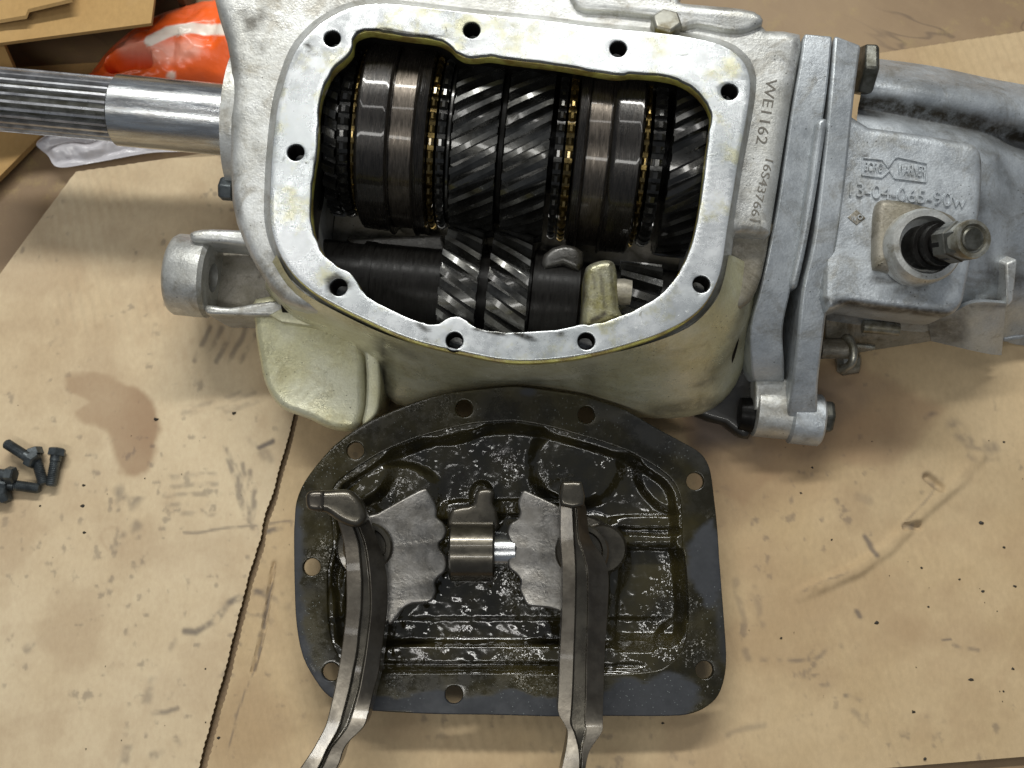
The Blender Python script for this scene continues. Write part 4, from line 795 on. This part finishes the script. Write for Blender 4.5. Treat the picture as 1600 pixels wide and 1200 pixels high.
# scalloped detent plates
def scallop(a, b, n, depth, side):
    P = []; a = np.array(a); b = np.array(b); d = b-a; nn = np.array((d[1], -d[0]))/np.linalg.norm(d)*side
    for k in range(n+1):
        P.append(tuple(a+d*k/n))
        if k < n: P.append(tuple(a+d*(k+.5)/n+nn*depth))
    return P
DP1 = [(574, 812), (590, 802), (630, 779), (662, 763), (670, 769), (679, 785), (682, 800), (682, 808), (691, 816), (697, 828), (694, 841), (686, 849), (687, 858), (695, 868), (698, 880), (695, 893), (685, 902), (679, 911), (681, 924), (677, 936), (668, 942), (645, 944), (630, 952), (618, 968), (606, 975), (595, 940), (585, 880)]
d1 = kslab('detent_plate', DP1, .0185, .0245, .0012, PLATE, cv, 3)
DP2 = [(819, 766), (830, 770), (860, 784), (886, 797), (900, 805), (905, 850), (903, 920), (893, 972), (878, 958), (860, 951), (830, 948), (822, 944), (816, 932), (811, 920), (813, 908), (806, 897), (796, 889), (793, 878), (798, 867), (805, 857), (797, 846), (792, 832), (797, 818), (808, 811), (812, 800), (809, 786), (813, 774)]
d2 = kslab('detent_plate', DP2, .0185, .0245, .0012, PLATE, cv, 3)
for f_ in (d1, d2):
    for v in f_.data.vertices: v.co.z += .0 + (.12*(v.co.x-(-.045)) if f_ is d1 else -.12*(v.co.x-.020))*-.5
# detent housing between the plates
a = K.p(702, 862, .022); b = K.p(773, 862, .022)
hs = lathe('detent_housing', [(0, .0128), (.001, .0150), (b.x-a.x-.001, .0150), (b.x-a.x, .0136)], (a.x, a.y, .0165), (1, 0, 0), FORKD, cv, 56, 40)
lathe('detent_pin', [(0, .0078), (.0105, .0078), (.0112, .0070)], (b.x-.0005, a.y+.0005, .0165), (1, 0, 0), SHAFT, hs, 40, 40)
kslab('housing_foot', [(703, 800), (716, 792), (738, 788), (742, 772), (750, 764), (766, 763), (773, 770), (770, 786), (776, 800), (774, 830), (704, 830)], .004, .019, .0022, FORKD, hs, 3)

# ================================================================== loose bolts on the left sheet
def bolt_mesh():
    a = lathe('bolt_head', [(-.0042, .0036), (-.0036, .0046), (0, .0048), (0, .003)], (0, 0, 0), (1, 0, 0), BOLTB, None, 6, 20)
    sh_ = [(0, .0030), (.003, .0030)]; k = 0
    while .003+k*.0005 < .0158: sh_.append((.003+k*.0005, .0029 if k % 2 else .00255)); k += 1
    sh_ += [(.0164, .0022)]
    b = lathe('bolt_shank', sh_, (0, 0, 0), (1, 0, 0), BOLTB, None, 18, 50)
    return a, b
ha, sb = bolt_mesh()
BL = [((46, 716), (2, 688), .0075, 'loose black bolt whose threaded end points up and left, topmost of the small heap'),
      ((55, 712), (68, 756), .0045, 'loose black bolt in the heap just left of the one farthest right'),
      ((88, 712), (79, 762), .0045, 'loose black bolt farthest right in the small heap'),
      ((14, 757), (66, 764), .0040, 'loose black bolt lying level along the front of the heap'),
      ((12, 742), (-30, 738), .0085, 'loose black bolt cut by the photo edge, resting on the level bolt'),
      ((2, 775), (-38, 790), .0042, 'loose black bolt showing only its head at the photo edge, lowest of the heap')]
for i, (h, e, zz, lab) in enumerate(BL):
    P = WORLD.p(*h, zz); Q = WORLD.p(*e, zz-.001); dv = (Q-P).normalized()
    t = empty('loose_bolt', Matrix.Translation(P) @ dv.to_track_quat('X', 'Z').to_matrix().to_4x4() @ Matrix.Rotation(.4*i, 4, 'X'))
    tag(t, lab, 'bolt', 'loose bolts heaped on the cardboard')
    for s in (ha, sb):
        c = s if i == 0 else s.copy()
        if i: scene.collection.objects.link(c)
        c.parent = t

# nothing sinks into the cardboard
bpy.context.view_layer.update()
for o in scene.objects:
    r = o
    while r.parent: r = r.parent
    if o.type == 'MESH' and r in (gb, cv):
        Mw = o.matrix_world; Mi = Mw.inverted()
        for v in o.data.vertices:
            wz = Mw @ v.co
            if wz.z < .0006: wz.z = .0006; v.co = Mi @ wz
